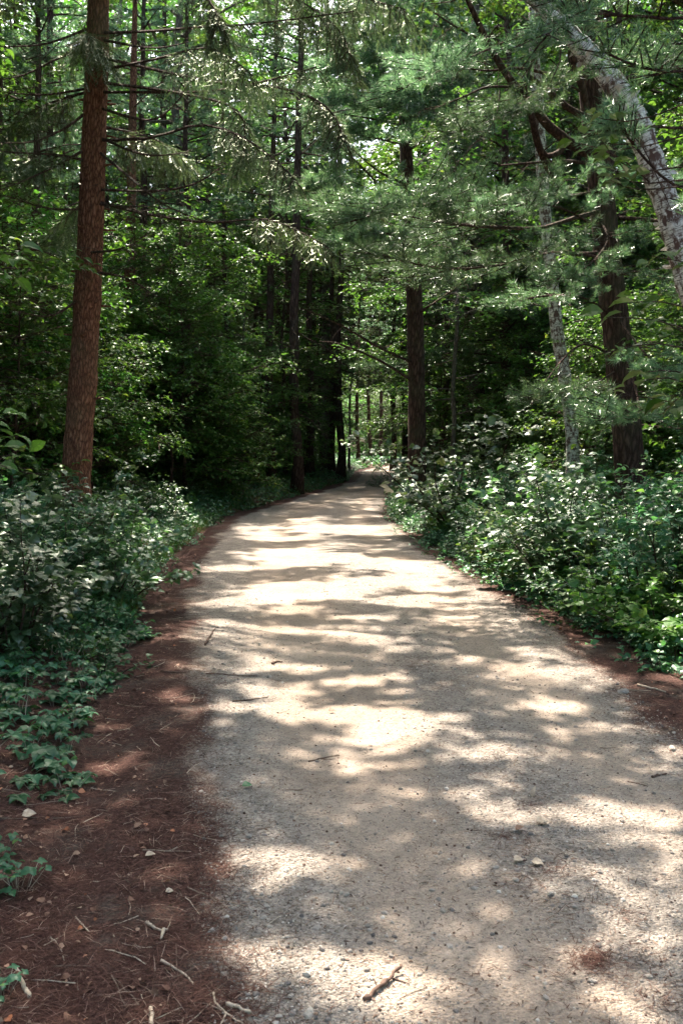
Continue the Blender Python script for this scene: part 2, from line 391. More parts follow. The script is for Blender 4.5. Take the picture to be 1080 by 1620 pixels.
def broadleaf(seed, h, r0, cb, cr, nl, kt, lsize, tm=SLEAF, bk='bark_dark', leaves=8, lean=.015, mat='maple'):
    r = np.random.default_rng(seed); tr = MB(); br = MB(); cw = MB()
    tp = trunk_path(h, lean, r, 14); trd = trunk_rad(h, r0, 14)
    tr.tube(tp, trd, 10, rough=.05)
    P_, D_, L_ = [], [], []
    for i in range(nl):
        t = cb / h + (1 - cb / h) * ((i + r.random()) / nl) ** .9
        p = along(tp, (t * h + .3) / (h + .3)); az = i * 2.4 + r.random() * .9; el = R(5 + 50 * (t - cb / h)) + r.normal() * .15
        rel = (t - cb / h) / (1 - cb / h); L = cr * (.55 + .55 * math.sin(math.pi * min(1, .15 + .85 * rel)) ** .7) * (.75 + .5 * r.random()) * (1 if rel < .9 else .6)
        d = np.array([math.cos(az) * math.cos(el), math.sin(az) * math.cos(el), math.sin(el)])
        q = path(p, d, L, 7, .45, .11, r)
        br.tube(q, np.linspace(max(.012, r0 * .28 * (L / cr)), .006, 7), 4, False)
        for j in range(int(kt * L)):
            u = .18 + .82 * r.random(); pb = along(q, u); td = tang(q, u)
            sd = norm(np.cross(td, [0, 0, 1])) * (1 if r.random() < .5 else -1)
            dd = norm(td * .55 + sd + r.normal(size=3) * .18 + [0, 0, .05]); Lb = (.25 + .3 * (1 - u)) * L * (.5 + .7 * r.random())
            qb = path(pb, dd, Lb, 4, .35, .1, r); br.tube(qb, np.linspace(.009, .003, 4), 3, False)
            m = max(2, int(Lb / .22))
            for s_ in range(m):
                uu = (s_ + r.random()) / m; P_.append(along(qb, uu)); tdd = tang(qb, uu)
                D_.append(tdd + norm(np.cross(tdd, [0, 0, 1])) * r.choice([-1, 1]) * r.random() * 1.2 + r.normal(size=3) * .12); L_.append(.25 + .25 * r.random())
    leafy_twigs(cw, P_, D_, np.array(L_), leaves, lsize, tm, .32, None, r)
    print(bk, 'broadleaf', seed, 'leaves', len(P_) * leaves)
    return [('trunk', tr.mesh('trunk', M[bk], True)), ('branches', br.mesh('branches', M[bk])), ('crown', cw.mesh('crown', M[mat]))]

def pine_bough(cw, br, q, r0, r, tufts=9, spread=.35, ts=.11, tm=TUFT, start=.3, up=.25):
    """a white pine branch: side twigs ending in brushes of needles"""
    L = np.linalg.norm(np.diff(q, axis=0), axis=1).sum()
    br.tube(q, np.linspace(r0, .008, len(q)), 5, False)
    P_, D_ = [], []
    for j in range(int(tufts * L)):
        u = start + (1 - start) * r.random() ** .8; p = along(q, u); td = tang(q, u)
        sd = norm(np.cross(td, [0, 0, 1])) * r.choice([-1, 1])
        Ls = spread * (1.25 - u) * L * (.4 + .8 * r.random()) + .12
        dd = norm(td * .7 + sd * .9 + [0, 0, .1] + r.normal(size=3) * .15)
        qb = path(p, dd, Ls, 4, -.1, .08, r); br.tube(qb, np.linspace(.008, .004, 4), 3, False)
        m = max(2, int(Ls / .09))
        for s_ in range(m):
            uu = .25 + .75 * (s_ + r.random()) / m; P_.append(along(qb, uu) + r.normal(size=3) * .03)
            D_.append(norm(tang(qb, uu) * .8 + r.normal(size=3) * .45 + [0, 0, up]))
    if P_:
        P_ = np.array(P_); cw.scatter(tm, P_, D_, r.normal(size=P_.shape), ts * (.7 + .5 * r.random(len(P_))))
    return len(P_)
def pine_tree(seed, h, r0, cb, cr, nl, dead=14, tufts=7, bk='bark_pine'):
    r = np.random.default_rng(seed); tr = MB(); br = MB(); cw = MB()
    tp = trunk_path(h, .01, r, 14); tr.tube(tp, trunk_rad(h, r0, 14), 10, rough=.05); k = 0
    for i in range(dead):
        z = 1.8 + (cb - 1.8) * r.random(); p = along(tp, (z + .3) / (h + .3)); az = r.random() * 6.28
        q = path(p, [math.cos(az), math.sin(az), .25 * r.normal()], .4 + 1.6 * r.random(), 5, .4, .15, r); br.tube(q, np.linspace(.02, .004, 5), 4, False)
    for i in range(nl):
        t = (i + r.random()) / nl; z = cb + (h - cb) * t; p = along(tp, (z + .3) / (h + .3)); az = i * 2.4 + r.random()
        L = cr * (1.1 - .85 * t) * (.7 + .5 * r.random())
        q = path(p, [math.cos(az), math.sin(az), .1 + .5 * t], L, 6, .1, .07, r)
        k += pine_bough(cw, br, q, max(.02, r0 * .2), r, tufts, .3, .15, TUFT_S, .25)
    print('pine', seed, 'tufts', k)
    return [('trunk', tr.mesh('trunk', M[bk], True)), ('branches', br.mesh('branches', M[bk])), ('crown', cw.mesh('crown', M['pine']))]

def shrub(seed, h, rad, nst, lsize, ntw=14, leaves=7, tm=LEAF, mat='shrub'):
    r = np.random.default_rng(seed); st = MB(); fo = MB(); P_, D_, L_ = [], [], []
    for i in range(nst):
        az = r.random() * 6.28; ou = r.random() ** .7; hh = h * (.55 + .5 * r.random())
        q = path([.12 * rad * math.cos(az), .12 * rad * math.sin(az), -.08], [ou * rad * math.cos(az) / hh, ou * rad * math.sin(az) / hh, 1], math.hypot(hh, ou * rad), 6, .5, .12, r)
        st.tube(q, np.linspace(.006 + .005 * h, .002, 6), 4, False)
        for j in range(ntw):
            u = .15 + .85 * (j + r.random()) / ntw; a2 = r.random() * 6.28
            P_.append(along(q, u)); D_.append([math.cos(a2), math.sin(a2), .15 + .3 * r.random()]); L_.append((.1 + .18 * r.random()) * (.6 + .5 * h))
        P_.append(q[-1]); D_.append([r.normal() * .4, r.normal() * .4, .8]); L_.append(.12)
    leafy_twigs(fo, P_, D_, np.array(L_), leaves, lsize, tm, .38, st, r)
    return [('stems', st.mesh('stems', M['bark_dark'])), ('foliage', fo.mesh('foliage', M[mat]))]

# ================================================================ SETTING
def grid_mesh(name, xs, ys, zf, mat, attrs=None, side=None):
    X, Y = np.meshgrid(xs, ys) if side is None else side
    Z = zf(X, Y); v = np.stack([X, Y, Z], -1).reshape(-1, 3); ny, nx = X.shape
    i = (np.arange(ny - 1)[:, None] * nx + np.arange(nx - 1)[None]).ravel()
    q = np.stack([i, i + 1, i + nx + 1, i + nx], -1)
    mb = MB(); mb.add(v, np.concatenate([q[:, [0, 1, 2]], q[:, [0, 2, 3]]])); me = mb.mesh(name, mat, True)
    for k, a in (attrs or {}).items():
        at = me.attributes.new(k, 'FLOAT', 'POINT'); at.data.foreach_set('value', a(X, Y).astype(np.float32).ravel())
    return me
def axis(lo, hi, fine_lo, fine_hi, fs, grow=1.25, mx=14):
    a = list(np.arange(fine_lo, fine_hi, fs)); s = fs; x = a[0]
    while x > lo: s = min(s * grow, mx); x -= s; a.insert(0, x)
    s = fs; x = a[-1]
    while x < hi: s = min(s * grow, mx); x += s; a.append(x)
    return np.array(a)
floor = obj('ground', grid_mesh('ground', axis(-400, 400, -5, 6, .12, 1.08), axis(-300, 600, 1.5, 30, .15, 1.06), lambda x, y: gh(x, y) - .012 - .07 * np.clip(np.minimum(x - roadL(y) + .28, roadR(y) + .56 - x) / .1, 0, 1), M['floor']))
tag(floor, kind='structure')

LITTER = [  # centre x,y (px), half widths (px), strength : patches of fallen needles lying on the lane
    (620, 1010, 60, 30, .22), (720, 1130, 70, 40, .2), (800, 1250, 80, 50, .25), (900, 1400, 110, 60, .25), (1000, 1540, 110, 70, .22), (420, 1250, 60, 200, .12), (832, 1335, 60, 26, .4), (870, 1375, 60, 26, .5), (940, 1515, 32, 20, .9), (775, 1205, 60, 26, .35), (660, 1050, 70, 26, .42), (700, 1080, 60, 22, .4),
    (840, 1270, 45, 12, .5), (800, 1320, 40, 12, .6), (1045, 1160, 45, 40, .45), (990, 1445, 30, 16, .5), (1060, 1580, 40, 30, .5), (830, 1400, 60, 12, .45), (640, 1010, 60, 14, .3),
    (590, 822, 30, 12, .5), (470, 803, 80, 8, .45), (600, 812, 18, 16, .45), (330, 1165, 22, 30, .35), (900, 960, 70, 20, .45), (1000, 1060, 70, 25, .4), (560, 777, 40, 5, .5), (620, 840, 30, 8, .4), (740, 1160, 40, 14, .3)]
def litter_f(X, Y):
    wob = (fbm(X * 2.3, Y * 1.6) - .5) * .5 + (fbm(X * 7, Y * 6) - .5) * .16
    a = 1 / (1 + np.exp((X - roadL(Y) - .02 + wob * .9) / .085)); b = 1 / (1 + np.exp((roadR(Y) + .10 - X + wob * .9) / .11))
    v = np.clip(a + b, 0, 1)
    px, py = to_px(X, Y)
    for cx, cy_, rx, ry, st in LITTER:
        v = np.maximum(v, min(1, st) * np.exp(-(((px - cx) / rx) ** 2 + ((py - cy_) / ry) ** 2)))
    return np.clip(v + .10 * (fbm(X * 1.1 + 4, Y * 1.1) - .35), 0, 1)
def coarse_f(X, Y):
    w_ = roadR(Y) - roadL(Y); t = (X - roadL(Y)) / w_
    return np.clip(.9 * np.exp(-((t - .08) / .13) ** 2) + .7 * np.exp(-((t - .62) / .16) ** 2) + .8 * np.exp(-((t - 1.0) / .1) ** 2) + (fbm(X * 1.5, Y * .8) - .5) * .8, 0, 1)
def road_z(X, Y):
    w_ = roadR(Y) - roadL(Y); t = (X - roadL(Y)) / w_
    rut = -.022 * np.exp(-((t - .3) / .12) ** 2) - .018 * np.exp(-((t - .85) / .1) ** 2)
    return gh(X, Y) + rut * np.clip(1 - abs(t - .5) * 1.2, 0, 1) + (fbm(X * 9, Y * 9, 3) - .5) * .012 + .0045 + np.where((t > -.02) & (t < 1.02), .0, 0)
rows = axis(-30, 118, 1.9, 14, .03, 1.03, 1.0); us = np.linspace(0, 1, 150)
Yg = np.repeat(rows[:, None], len(us), 1); Lg = roadL(Yg) - .42; Rg = roadR(Yg) + .7; Xg = Lg + (Rg - Lg) * us[None]
def road_zz(X, Y):
    e = np.clip(np.minimum((X - (roadL(Y) - .42)), (roadR(Y) + .7 - X)) / .12, 0, 1)
    return road_z(X, Y) * e + (gh(X, Y) - .02) * (1 - e)
road = obj('dirt_road', grid_mesh('dirt_road', None, None, road_zz, M['road'], {'litter': litter_f, 'coarse': coarse_f}, (Xg, Yg)))
tag(road, kind='structure')
def surf(x, y):
    x = np.asarray(x, float); y = np.asarray(y, float)
    inside = (x > roadL(y) - .3) & (x < roadR(y) + .58)
    return np.where(inside, road_z(x, y), gh(x, y) - .012)

# ---- loose stuff on the ground
def blob(seed, sub=1, rough=.35):
    r = np.random.default_rng(seed); t = (1 + 5 ** .5) / 2
    v = norm(np.array([(-1, t, 0), (1, t, 0), (-1, -t, 0), (1, -t, 0), (0, -1, t), (0, 1, t), (0, -1, -t), (0, 1, -t), (t, 0, -1), (t, 0, 1), (-t, 0, -1), (-t, 0, 1)], float))
    f = [(0, 11, 5), (0, 5, 1), (0, 1, 7), (0, 7, 10), (0, 10, 11), (1, 5, 9), (5, 11, 4), (11, 10, 2), (10, 7, 6), (7, 1, 8), (3, 9, 4), (3, 4, 2), (3, 2, 6), (3, 6, 8), (3, 8, 9), (4, 9, 5), (2, 4, 11), (6, 2, 10), (8, 6, 7), (9, 8, 1)]
    for _ in range(sub):
        v = list(v); c = {}; nf = []
        def mid(a, b):
            k = (min(a, b), max(a, b))
            if k not in c: c[k] = len(v); v.append(norm((v[a] + v[b])))
            return c[k]
        for a, b, d in f:
            x, y, z = mid(a, b), mid(b, d), mid(d, a); nf += [(a, x, z), (b, y, x), (d, z, y), (x, y, z)]
        f = nf; v = np.array(v)
    v = np.array(v) * (1 + rough * (r.random((len(v), 1)) - .5)); v[:, 2] *= .6; v[:, 1] *= .8
    return v, np.array(f)
ROCK = blob(1, 0, .5)
g_ = MB()
N = 60000; y = 2.3 + 11 * rng.random(N) ** 1.9; x = roadL(y) + (roadR(y) + .2 - roadL(y)) * rng.random(N)
keep = rng.random(N) < .15 + .85 * coarse_f(x, y); x, y = x[keep], y[keep]; N = len(x)
sz = .0024 + .0034 * rng.random(N) ** 2.5 + .011 * (rng.random(N) ** 26)
g_.scatter(ROCK, np.stack([x, y, surf(x, y) + sz * .2], -1), np.stack([rng.normal(size=N), rng.normal(size=N), rng.normal(size=N) * .2], -1), np.array([0, 0, 1.]) + rng.normal(size=(N, 3)) * .3, sz)
tag(obj('gravel', g_.mesh('gravel', M['stone'])), kind='stuff')

STRIP = (np.array([(0, .5, 0), (0, -.5, 0), (.5, .5, .06), (.5, -.5, .06), (1, 0, 0)]), np.array([(0, 1, 3), (0, 3, 2), (2, 3, 4)]))
def strip(w): v = STRIP[0].copy(); v[:, 1] *= w; return v, STRIP[1]
nd = MB()
def ground_scatter(n, yf, xf, keepf=None):
    y = yf(n); x = xf(y, n)
    if keepf is not None: k = rng.random(n) < keepf(x, y); x, y = x[k], y[k]
    return x, y, len(x)
def needles(mb, x, y, L, w_=.024, tilt=.12, lift=.003):
    n = len(x); a = rng.random(n) * 6.28
    mb.scatter(strip(w_), np.stack([x, y, surf(x, y) + lift], -1), np.stack([np.cos(a), np.sin(a), rng.normal(size=n) * tilt], -1), np.array([0, 0, 1.]) + rng.normal(size=(n, 3)) * .25, L)
x, y, n = ground_scatter(150000, lambda n: 2.2 + 11 * rng.random(n) ** 1.6, lambda y, n: roadL(y) + .10 - 2.0 * rng.random(n) ** .9 + rng.normal(size=n) * .07)
needles(nd, x, y, .035 + .05 * rng.random(n))
x, y, n = ground_scatter(22000, lambda n: 3 + 13 * rng.random(n) ** 1.3, lambda y, n: roadR(y) + .05 + 1.0 * rng.random(n) + rng.normal(size=n) * .07)
needles(nd, x, y, .04 + .05 * rng.random(n))
x, y, n = ground_scatter(60000, lambda n: 2.2 + 9 * rng.random(n) ** 1.6, lambda y, n: roadL(y) + (roadR(y) - roadL(y)) * rng.random(n), lambda x, y: np.clip(litter_f(x, y) * 1.7 - .12, 0.03, 1))
needles(nd, x, y, .025 + .04 * rng.random(n), .035)
tag(obj('needle_litter', nd.mesh('needle_litter', M['needle'])), kind='stuff')
cr = MB()
x, y, n = ground_scatter(15000, lambda n: 2.3 + 9 * rng.random(n) ** 1.7, lambda y, n: roadL(y) + (roadR(y) - roadL(y)) * rng.random(n))
needles(cr, x, y, .008 + .022 * rng.random(n) ** 2, .14, .1)
n2 = 1500; x, y, n2 = ground_scatter(n2, lambda n: 2.3 + 9 * rng.random(n) ** 1.7, lambda y, n: roadL(y) - 1 + (roadR(y) + 1 - roadL(y)) * rng.random(n))
cr.scatter(ROCK, np.stack([x, y, surf(x, y) + .002], -1), rng.normal(size=(n2, 3)) * [1, 1, .2], np.tile([0, 0, 1.], (n2, 1)), .003 + .005 * rng.random(n2) ** 2)
tag(obj('bark_crumb_litter', cr.mesh('bark_crumb_litter', M['crumb'])), kind='stuff')
tw = MB()
def stick(mb, p, az, L, r0, kink=.12, n=5, side=4, lift=0.003, follow=True):
    d = np.array([math.cos(az), math.sin(az), 0]); q = path([p[0], p[1], 0], d, L, n, 0, kink); q[:, 2] = 0
    q[:, 2] = surf(q[:, 0], q[:, 1]) + r0 * .9 + lift * rng.random(len(q)); mb.tube(q, np.linspace(r0, r0 * .45, n), side); return q
for i in range(900):
    y = 2.2 + 10 * random.random() ** 1.5; lf = random.random()
    x = roadL(y) - 1.9 * random.random() if lf < .75 else (roadR(y) + random.random() if lf < .86 else roadL(y) + (roadR(y) - roadL(y)) * random.random())
    L = .05 + .16 * random.random() ** 2; stick(tw, (x, y), random.random() * 6.28, L * (.5 if lf > .86 else 1), .0012 + .008 * L)
tag(obj('twig_litter', tw.mesh('twig_litter', M['twig'])), kind='stuff')
dl = MB()
x, y, n = ground_scatter(3200, lambda n: 2.3 + 12 * rng.random(n) ** 1.5, lambda y, n: np.where(rng.random(n) < .7, roadL(y) - .1 - 2.2 * rng.random(n), roadR(y) + .1 + 1.1 * rng.random(n)))
dl.scatter(LEAFW, np.stack([x, y, surf(x, y) + .008], -1), rng.normal(size=(n, 3)) * [1, 1, .25], np.array([0, 0, 1.]) + rng.normal(size=(n, 3)) * .6, .010 + .026 * rng.random(n) ** 2)
tag(obj('fallen_leaves', dl.mesh('fallen_leaves', M['deadleaf'])), kind='stuff')

# ---- ground cover and grass along the verges (uncountable)
gc = MB(); gr = MB()
def cover(n, yf, off, side, h, size, tm, mb, dens=1.0):
    y = yf(n); e = greenL(y) if side < 0 else greenR(y)
    x = e + side * off(n) + (fbm(y * 1.1, y * 0 + side) - .5) * .35
    k = fbm(x * 1.6 + 3, y * 1.6, 3) > .42 - .25 * dens; x, y = x[k], y[k]; n = len(x)
    a = rng.random(n) * 6.28; hh = h * (.25 + .75 * rng.random(n)) * np.clip(np.abs(x - (greenL(y) if side < 0 else greenR(y))) / .35 + .3, 0, 1)
    mb.scatter(tm, np.stack([x, y, surf(x, y) + hh], -1), np.stack([np.cos(a), np.sin(a), rng.normal(size=n) * .25 - .1], -1), np.array([0, -.1, 1.]) + rng.normal(size=(n, 3)) * .4, size * (.5 + .8 * rng.random(n)))
cover(15000, lambda n: 8 + 12 * rng.random(n), lambda n: 2.2 * rng.random(n) ** .8, -1, .22, .06, SLEAF, gc)
cover(13000, lambda n: 7.2 + 16 * rng.random(n) ** 1.2, lambda n: 1.6 * rng.random(n), 1, .24, .06, SLEAF, gc, 1.5)
cover(22000, lambda n: 18 + 45 * rng.random(n), lambda n: 6 * rng.random(n) ** 1.5, -1, .3, .09, SLEAF, gc, 1.5)
cover(16000, lambda n: 18 + 45 * rng.random(n), lambda n: 6 * rng.random(n) ** 1.5, 1, .3, .09, SLEAF, gc, 1.5)
n = 24000; x = -6 + 22 * rng.random(n); y = 63 + 34 * rng.random(n)
k = (x < roadL(y) - .2) | (x > roadR(y) + .2); x, y = x[k], y[k]; n = len(x)
gc.scatter(SLEAF, np.stack([x, y, gh(x, y) + .35 * rng.random(n)], -1), rng.normal(size=(n, 3)) * [1, 1, .4], rng.normal(size=(n, 3)) * .5 + [0, 0, 1], .16 + .12 * rng.random(n))
tag(obj('ground_cover', gc.mesh('ground_cover', M['creeper'])), kind='stuff')
BLADE = (np.array([(0, .5, 0), (0, -.5, 0), (.4, .4, .02), (.4, -.4, .02), (.75, .25, -.1), (.75, -.25, -.1), (1, 0, -.3)]) * [1, .035, 1], np.array([(0, 1, 3), (0, 3, 2), (2, 3, 5), (2, 5, 4), (4, 5, 6)]))
for sd, off, rx, cyy, ry, nb, hh in ((-1, .5, .45, 9.6, .9, 1500, .22), (-1, .35, .35, 12.5, 2, 1500, .22), (-1, .4, .3, 7.4, .5, 350, .15), (-1, .3, .3, 18, 4, 1600, .22), (-1, .5, .4, 30, 9, 1800, .25), (1, .15, .1, 7.4, .5, 150, .14), (1, .15, .1, 9.7, .8, 200, .16)):
    y = cyy + ry * rng.normal(size=nb) * .6; x = (greenL(y) if sd < 0 else greenR(y)) + sd * np.abs(off + rx * rng.normal(size=nb))
    gr.scatter(BLADE, np.stack([x, y, surf(x, y) - .01], -1), np.stack([rng.normal(size=nb) * .45, rng.normal(size=nb) * .45, np.ones(nb)], -1), rng.normal(size=(nb, 3)) * [1, 1, .1], hh * (.5 + .7 * rng.random(nb)))
tag(obj('verge_grass', gr.mesh('verge_grass', M['grass'])), kind='stuff')

# ================================================================ PLANT KINDS BUILT ONCE
def G(px, py, dz=0.0):
    v = (810 - py) / 1575; dz_ = -sp + v * cp; t = -(CAMZ - dz) / dz_
    return np.array([(px - 540) / 1575 * t, t * (cp + v * sp)])
TALL = [broadleaf(11, 19, .20, 4.5, 4.0, 32, 3.4, .15), broadleaf(12, 17, .17, 3.5, 3.6, 32, 3.6, .14), broadleaf(13, 20, .24, 6, 4.3, 32, 3.2, .15, bk='bark_grey')]
SLIM = [broadleaf(21, 12, .085, 2.6, 2.3, 30, 3.8, .12), broadleaf(22, 10, .07, 2.0, 2.1, 28, 4, .12, bk='bark_grey')]
SAP = [broadleaf(31, 4.6, .035, .6, 1.5, 34, 8, .10, LEAF, leaves=7, lean=.06), broadleaf(32, 6.2, .045, .9, 1.8, 38, 7, .11, LEAF, leaves=7, lean=.05), broadleaf(33, 3.2, .025, .3, 1.15, 30, 11, .09, LEAF, leaves=7, lean=.08)]
POLE = [pine_tree(41, 18, .19, 9.5, 2.3, 34, 26, 8), pine_tree(42, 17, .15, 9, 2.0, 34, 30, 8, 'bark_dark')]
PINE = [pine_tree(43, 15, .17, 3.0, 3.2, 64, 12, 9)]
SHR = [shrub(51, 1.6, .8, 12, .11, 13, 7), shrub(52, 1.35, .8, 13, .095, 13, 7, tm=LEAFW), shrub(53, 1.45, .75, 11, .12, 12, 7, tm=LEAFN), shrub(50, 1.25, .8, 13, .075, 15, 8, tm=LEAF, mat='creeper')]
SHM = [shrub(54, .8, .5, 10, .08, 9), shrub(55, .65, .5, 11, .075, 9, tm=LEAFW, mat='maple'), shrub(56, .75, .5, 10, .085, 9, tm=LEAFN)]
SHS = [shrub(57, .34, .3, 9, .055, 5, 6, LEAFW, 'creeper'), shrub(58, .28, .28, 9, .055, 5, 6, LEAF, 'creeper')]
def palmate(seed, nst, h, rad, ls, nlf):
    r = np.random.default_rng(seed); st = MB(); fo = MB()
    for i in range(nst):
        az = r.random() * 6.28; ou = rad * r.random() ** .6; hh = h * (.4 + .7 * r.random())
        q = path([.3 * ou * math.cos(az), .3 * ou * math.sin(az), -.02], [.7 * ou * math.cos(az) / hh, .7 * ou * math.sin(az) / hh, 1], hh, 4, .3, .1, r)
        st.tube(q, .0016, 3, False); c = q[-1]; a0 = r.random() * 6.28
        for j in range(nlf):
            a = a0 + (j - (nlf - 1) / 2) * (1.15 if nlf == 5 else 1.7); s_ = ls * (.7 + .5 * r.random()) * (1.15 if j == nlf // 2 else .9)
            fo.scatter(LEAFW if nlf == 3 else LEAF, [c], [[math.cos(a), math.sin(a), -.12 + r.normal() * .12]], [[r.normal() * .25, r.normal() * .25 - .12, 1]], s_)
    return [('stems', st.mesh('stems', M['twig'])), ('foliage', fo.mesh('foliage', M['creeper']))]
CRP = [palmate(64, 14, .13, .10, .036, 3), palmate(61, 9, .16, .2, .062, 5), palmate(62, 7, .12, .18, .07, 3), palmate(63, 6, .14, .14, .055, 5)]

# ================================================================ THE WOODS
DX, DY = -S[0] / S[2], -S[1] / S[2]       # shadow shift per metre of height
def shades_lane(x, y, lo, hi, cr_):
    for h in np.linspace(lo, hi, 8):
        sx, sy = x + DX * h, y + DY * h
        if 1 < sy + cr_ * .4 and sy - cr_ * .8 < 22 and sx + cr_ * .85 > roadL(min(max(sy, 1), 30)) - .6 and sx - cr_ * .85 < roadR(min(max(sy, 1), 30)) + 1.6: return True
    return False
taken = []
def free(x, y, d):
    return all((x - a) ** 2 + (y - b) ** 2 > d * d for a, b in taken)
def on_lane(x, y, m): return roadL(y) - m < x < roadR(y) + m
def plant(protos, name, x, y, label, cat, group=None, sc=1.0, dz=-.05, mark=True, k=None, rz=None):
    if mark: taken.append((x, y))
    p = protos[random.randrange(len(protos))] if k is None else protos[k]
    return place(p, name, (x, y, float(surf(x, y)) + dz), label, cat, group, random.random() * 6.28 if rz is None else rz, sc)

ORD = ['leftmost', 'second from the left', 'third from the left', 'fourth from the left', 'fifth from the left', 'sixth from the left', 'seventh from the left', 'eighth from the left', 'ninth from the left', 'tenth from the left', 'eleventh from the left', 'twelfth from the left', 'thirteenth from the left', 'fourteenth from the left']
left_poles = [(383, 33, .8), (407, 37, .85), (430, 33, 1.0), (452, 36, .95), (472, 31, 1.15), (490, 40, 1.1), (508, 47, 1.0), (524, 44, 1.0), (541, 42, 1.15), (552, 53, 1.1)]
for i, (px, D, sc) in enumerate(left_poles):
    plant(POLE if i % 3 else SLIM, 'forest_tree', P(px, 740, D)[0], D, 'straight dark trunk, %s of the row left of the lane bend' % ORD[i], 'tree', 'dark trunks beside the bend', sc)
dark_left = [(8, 21, .9), (38, 27, .9), (66, 22, .8), (88, 31, 1.1), (178, 33, 1.0), (232, 30, .9), (262, 36, 1.1), (300, 29, .8), (330, 38, 1.1), (356, 34, .9)]
for i, (px, D, sc) in enumerate(dark_left):
    plant(POLE, 'forest_tree', P(px, 740, D)[0], D, 'shaded tall trunk, %s of those in the gloom around the big spruce' % ORD[i], 'tree', 'shaded trunks in the left woods', sc)
right_poles = [(703, 31, .8, 'thin dark trunk just right of the large central pine'), (738, 36, .9, 'dark trunk between the central pine and the birch, nearer the pine'), (757, 33, .8, 'dark trunk between the central pine and the birch, nearer the birch'), (640, 46, .9, 'dark trunk directly left of the central pine, far down the lane'), (622, 56, .9, 'dark trunk at the lane end, right edge of the bright gap')]
for px, D, sc, lb in right_poles: plant(POLE, 'forest_tree', P(px, 740, D)[0], D, lb, 'tree', None, sc)
for i, (px, D, sc) in enumerate([(567, 67, .9), (586, 72, 1.0), (601, 76, 1.0)]):
    plant(POLE, 'forest_tree', P(px, 740, D)[0], D, 'slender backlit tree, %s of the three in the bright gap' % ORD[i], 'tree', 'slender trees in the bright gap', sc * 1.0, k=1)

def fill(protos, n, xr, yr, md, label, cat, group, cb, H, crr, sc=(.85, 1.15), lane_m=1.6):
    c = 0
    for _ in range(n * 30):
        if c >= n: break
        x = random.uniform(*xr); y = random.uniform(*yr)
        if on_lane(x, y, lane_m) or not free(x, y, md): continue
        if y > 18 and .006 * y - (1.8 if protos is SAP else .25) < x < .060 * y + (1.0 if protos is SAP else .2): continue
        if 64 < y < 109 and -4 < x < 16: continue
        if 55 < y <= 64 and roadL(y) - 3 < x: 
            if x < 8: continue
        if not (y > 23 and (protos is SLIM or protos is SAP)) and shades_lane(x, y, cb, H, crr): continue
        plant(protos, 'broadleaf_tree' if protos not in (POLE, PINE) else 'pine_tree', x, y, label, cat, group, random.uniform(*sc)); c += 1
    return c
for i, (x, y, k) in enumerate([(-5.5, 34, 2), (4.0, 31, 2), (5.2, 37, 0), (-2.2, 43, 0), (7.2, 27, 1), (3.6, 47, 1)]):
    plant(TALL, 'broadleaf_tree', x, y, 'tall leafy tree whose sunlit crown closes the top of the view over the lane', 'tree', 'sunlit crowns above the middle lane', 1.0, k=k)
for i, (x, y) in enumerate([(1.5, 111), (4, 113), (6.5, 110), (9, 112), (2.8, 117), (6, 118), (-1, 112), (11.5, 111)]):
    plant(TALL, 'broadleaf_tree', x, y, 'sunlit tree on the far side of the bright clearing', 'tree', 'sunlit trees behind the far clearing', 1.35)
for i, (x, y, k, s_) in enumerate([(-.7, 49, 2, 1.4), (4.4, 52, 2, 1.45), (-1.8, 57, 0, 1.4), (5.6, 60, 2, 1.5), (5.4, 43, 2, 1.3)]):
    plant(TALL, 'broadleaf_tree', x, y, 'big tree whose high boughs meet over the lane just before the bend', 'tree', 'big trees meeting over the far lane', s_, k=k)
fill(SAP, 22, (-6, -.3), (25, 46), .8, 'leafy sapling crowding the left verge before the lane bends', 'sapling', 'saplings on the left verge before the bend', 1, 5, 1.3, (.6, 1.05), .9)
fill(SAP, 22, (-9.5, -3.5), (13.5, 25), 1.0, 'leafy sapling in the half shade just behind the big spruce', 'sapling', 'saplings behind the big spruce', 1, 5, 1.3, (.8, 1.25), 1.0)
fill(SAP, 14, (4.2, 8), (14.5, 25), 1.0, 'leafy sapling rising behind the right thicket', 'sapling', 'saplings behind the right thicket', 1, 2, .8, (.7, 1.1), 1.2)
fill(TALL, 20, (-26, 24), (46, 68), 3.2, 'very tall leafy tree whose crown fills the sky above the bend', 'tree', 'very tall trees beyond the bend', 6, 27, 6, (1.35, 1.6), 1.6)
fill(TALL, 15, (-24, -9), (18, 50), 3.2, 'tall leafy tree among many in the woods left of the lane', 'tree', 'leafy trees of the left woods', 5, 18, 4)
fill(TALL, 14, (3, 28), (24, 58), 3.2, 'tall leafy tree among many in the woods right of the lane', 'tree', 'leafy trees of the right woods', 5, 18, 4)
fill(TALL, 7, (-8, 11), (40, 64), 2.6, 'tall leafy tree arching over the far lane', 'tree', 'leafy trees over the far lane', 5, 18, 4, lane_m=1.2)
fill(TALL, 40, (-42, 48), (58, 112), 3.8, 'distant leafy tree closing the view behind the bend', 'tree', 'distant trees behind the bend', 5, 18, 4, (1.2, 1.7), lane_m=2)
fill(TALL, 16, (-22, -7.5), (2, 24), 3.5, 'tall leafy tree deep in the shade behind the big spruce', 'tree', 'leafy trees behind the big spruce', 5, 18, 4)
fill(TALL, 10, (8, 24), (4, 24), 3.5, 'tall leafy tree deep in the shade behind the birch', 'tree', 'leafy trees behind the birch', 5, 18, 4)
fill(TALL, 16, (-18, 18), (-24, -2), 4, 'tall leafy tree behind the photographer', 'tree', 'leafy trees behind the camera', 5, 18, 4, lane_m=3)
fill(POLE, 16, (-20, -4.5), (18, 46), 1.7, 'tall bare-stemmed pine among many in the left woods', 'pine tree', 'bare-stemmed pines of the left woods', 8, 17, 2.4)
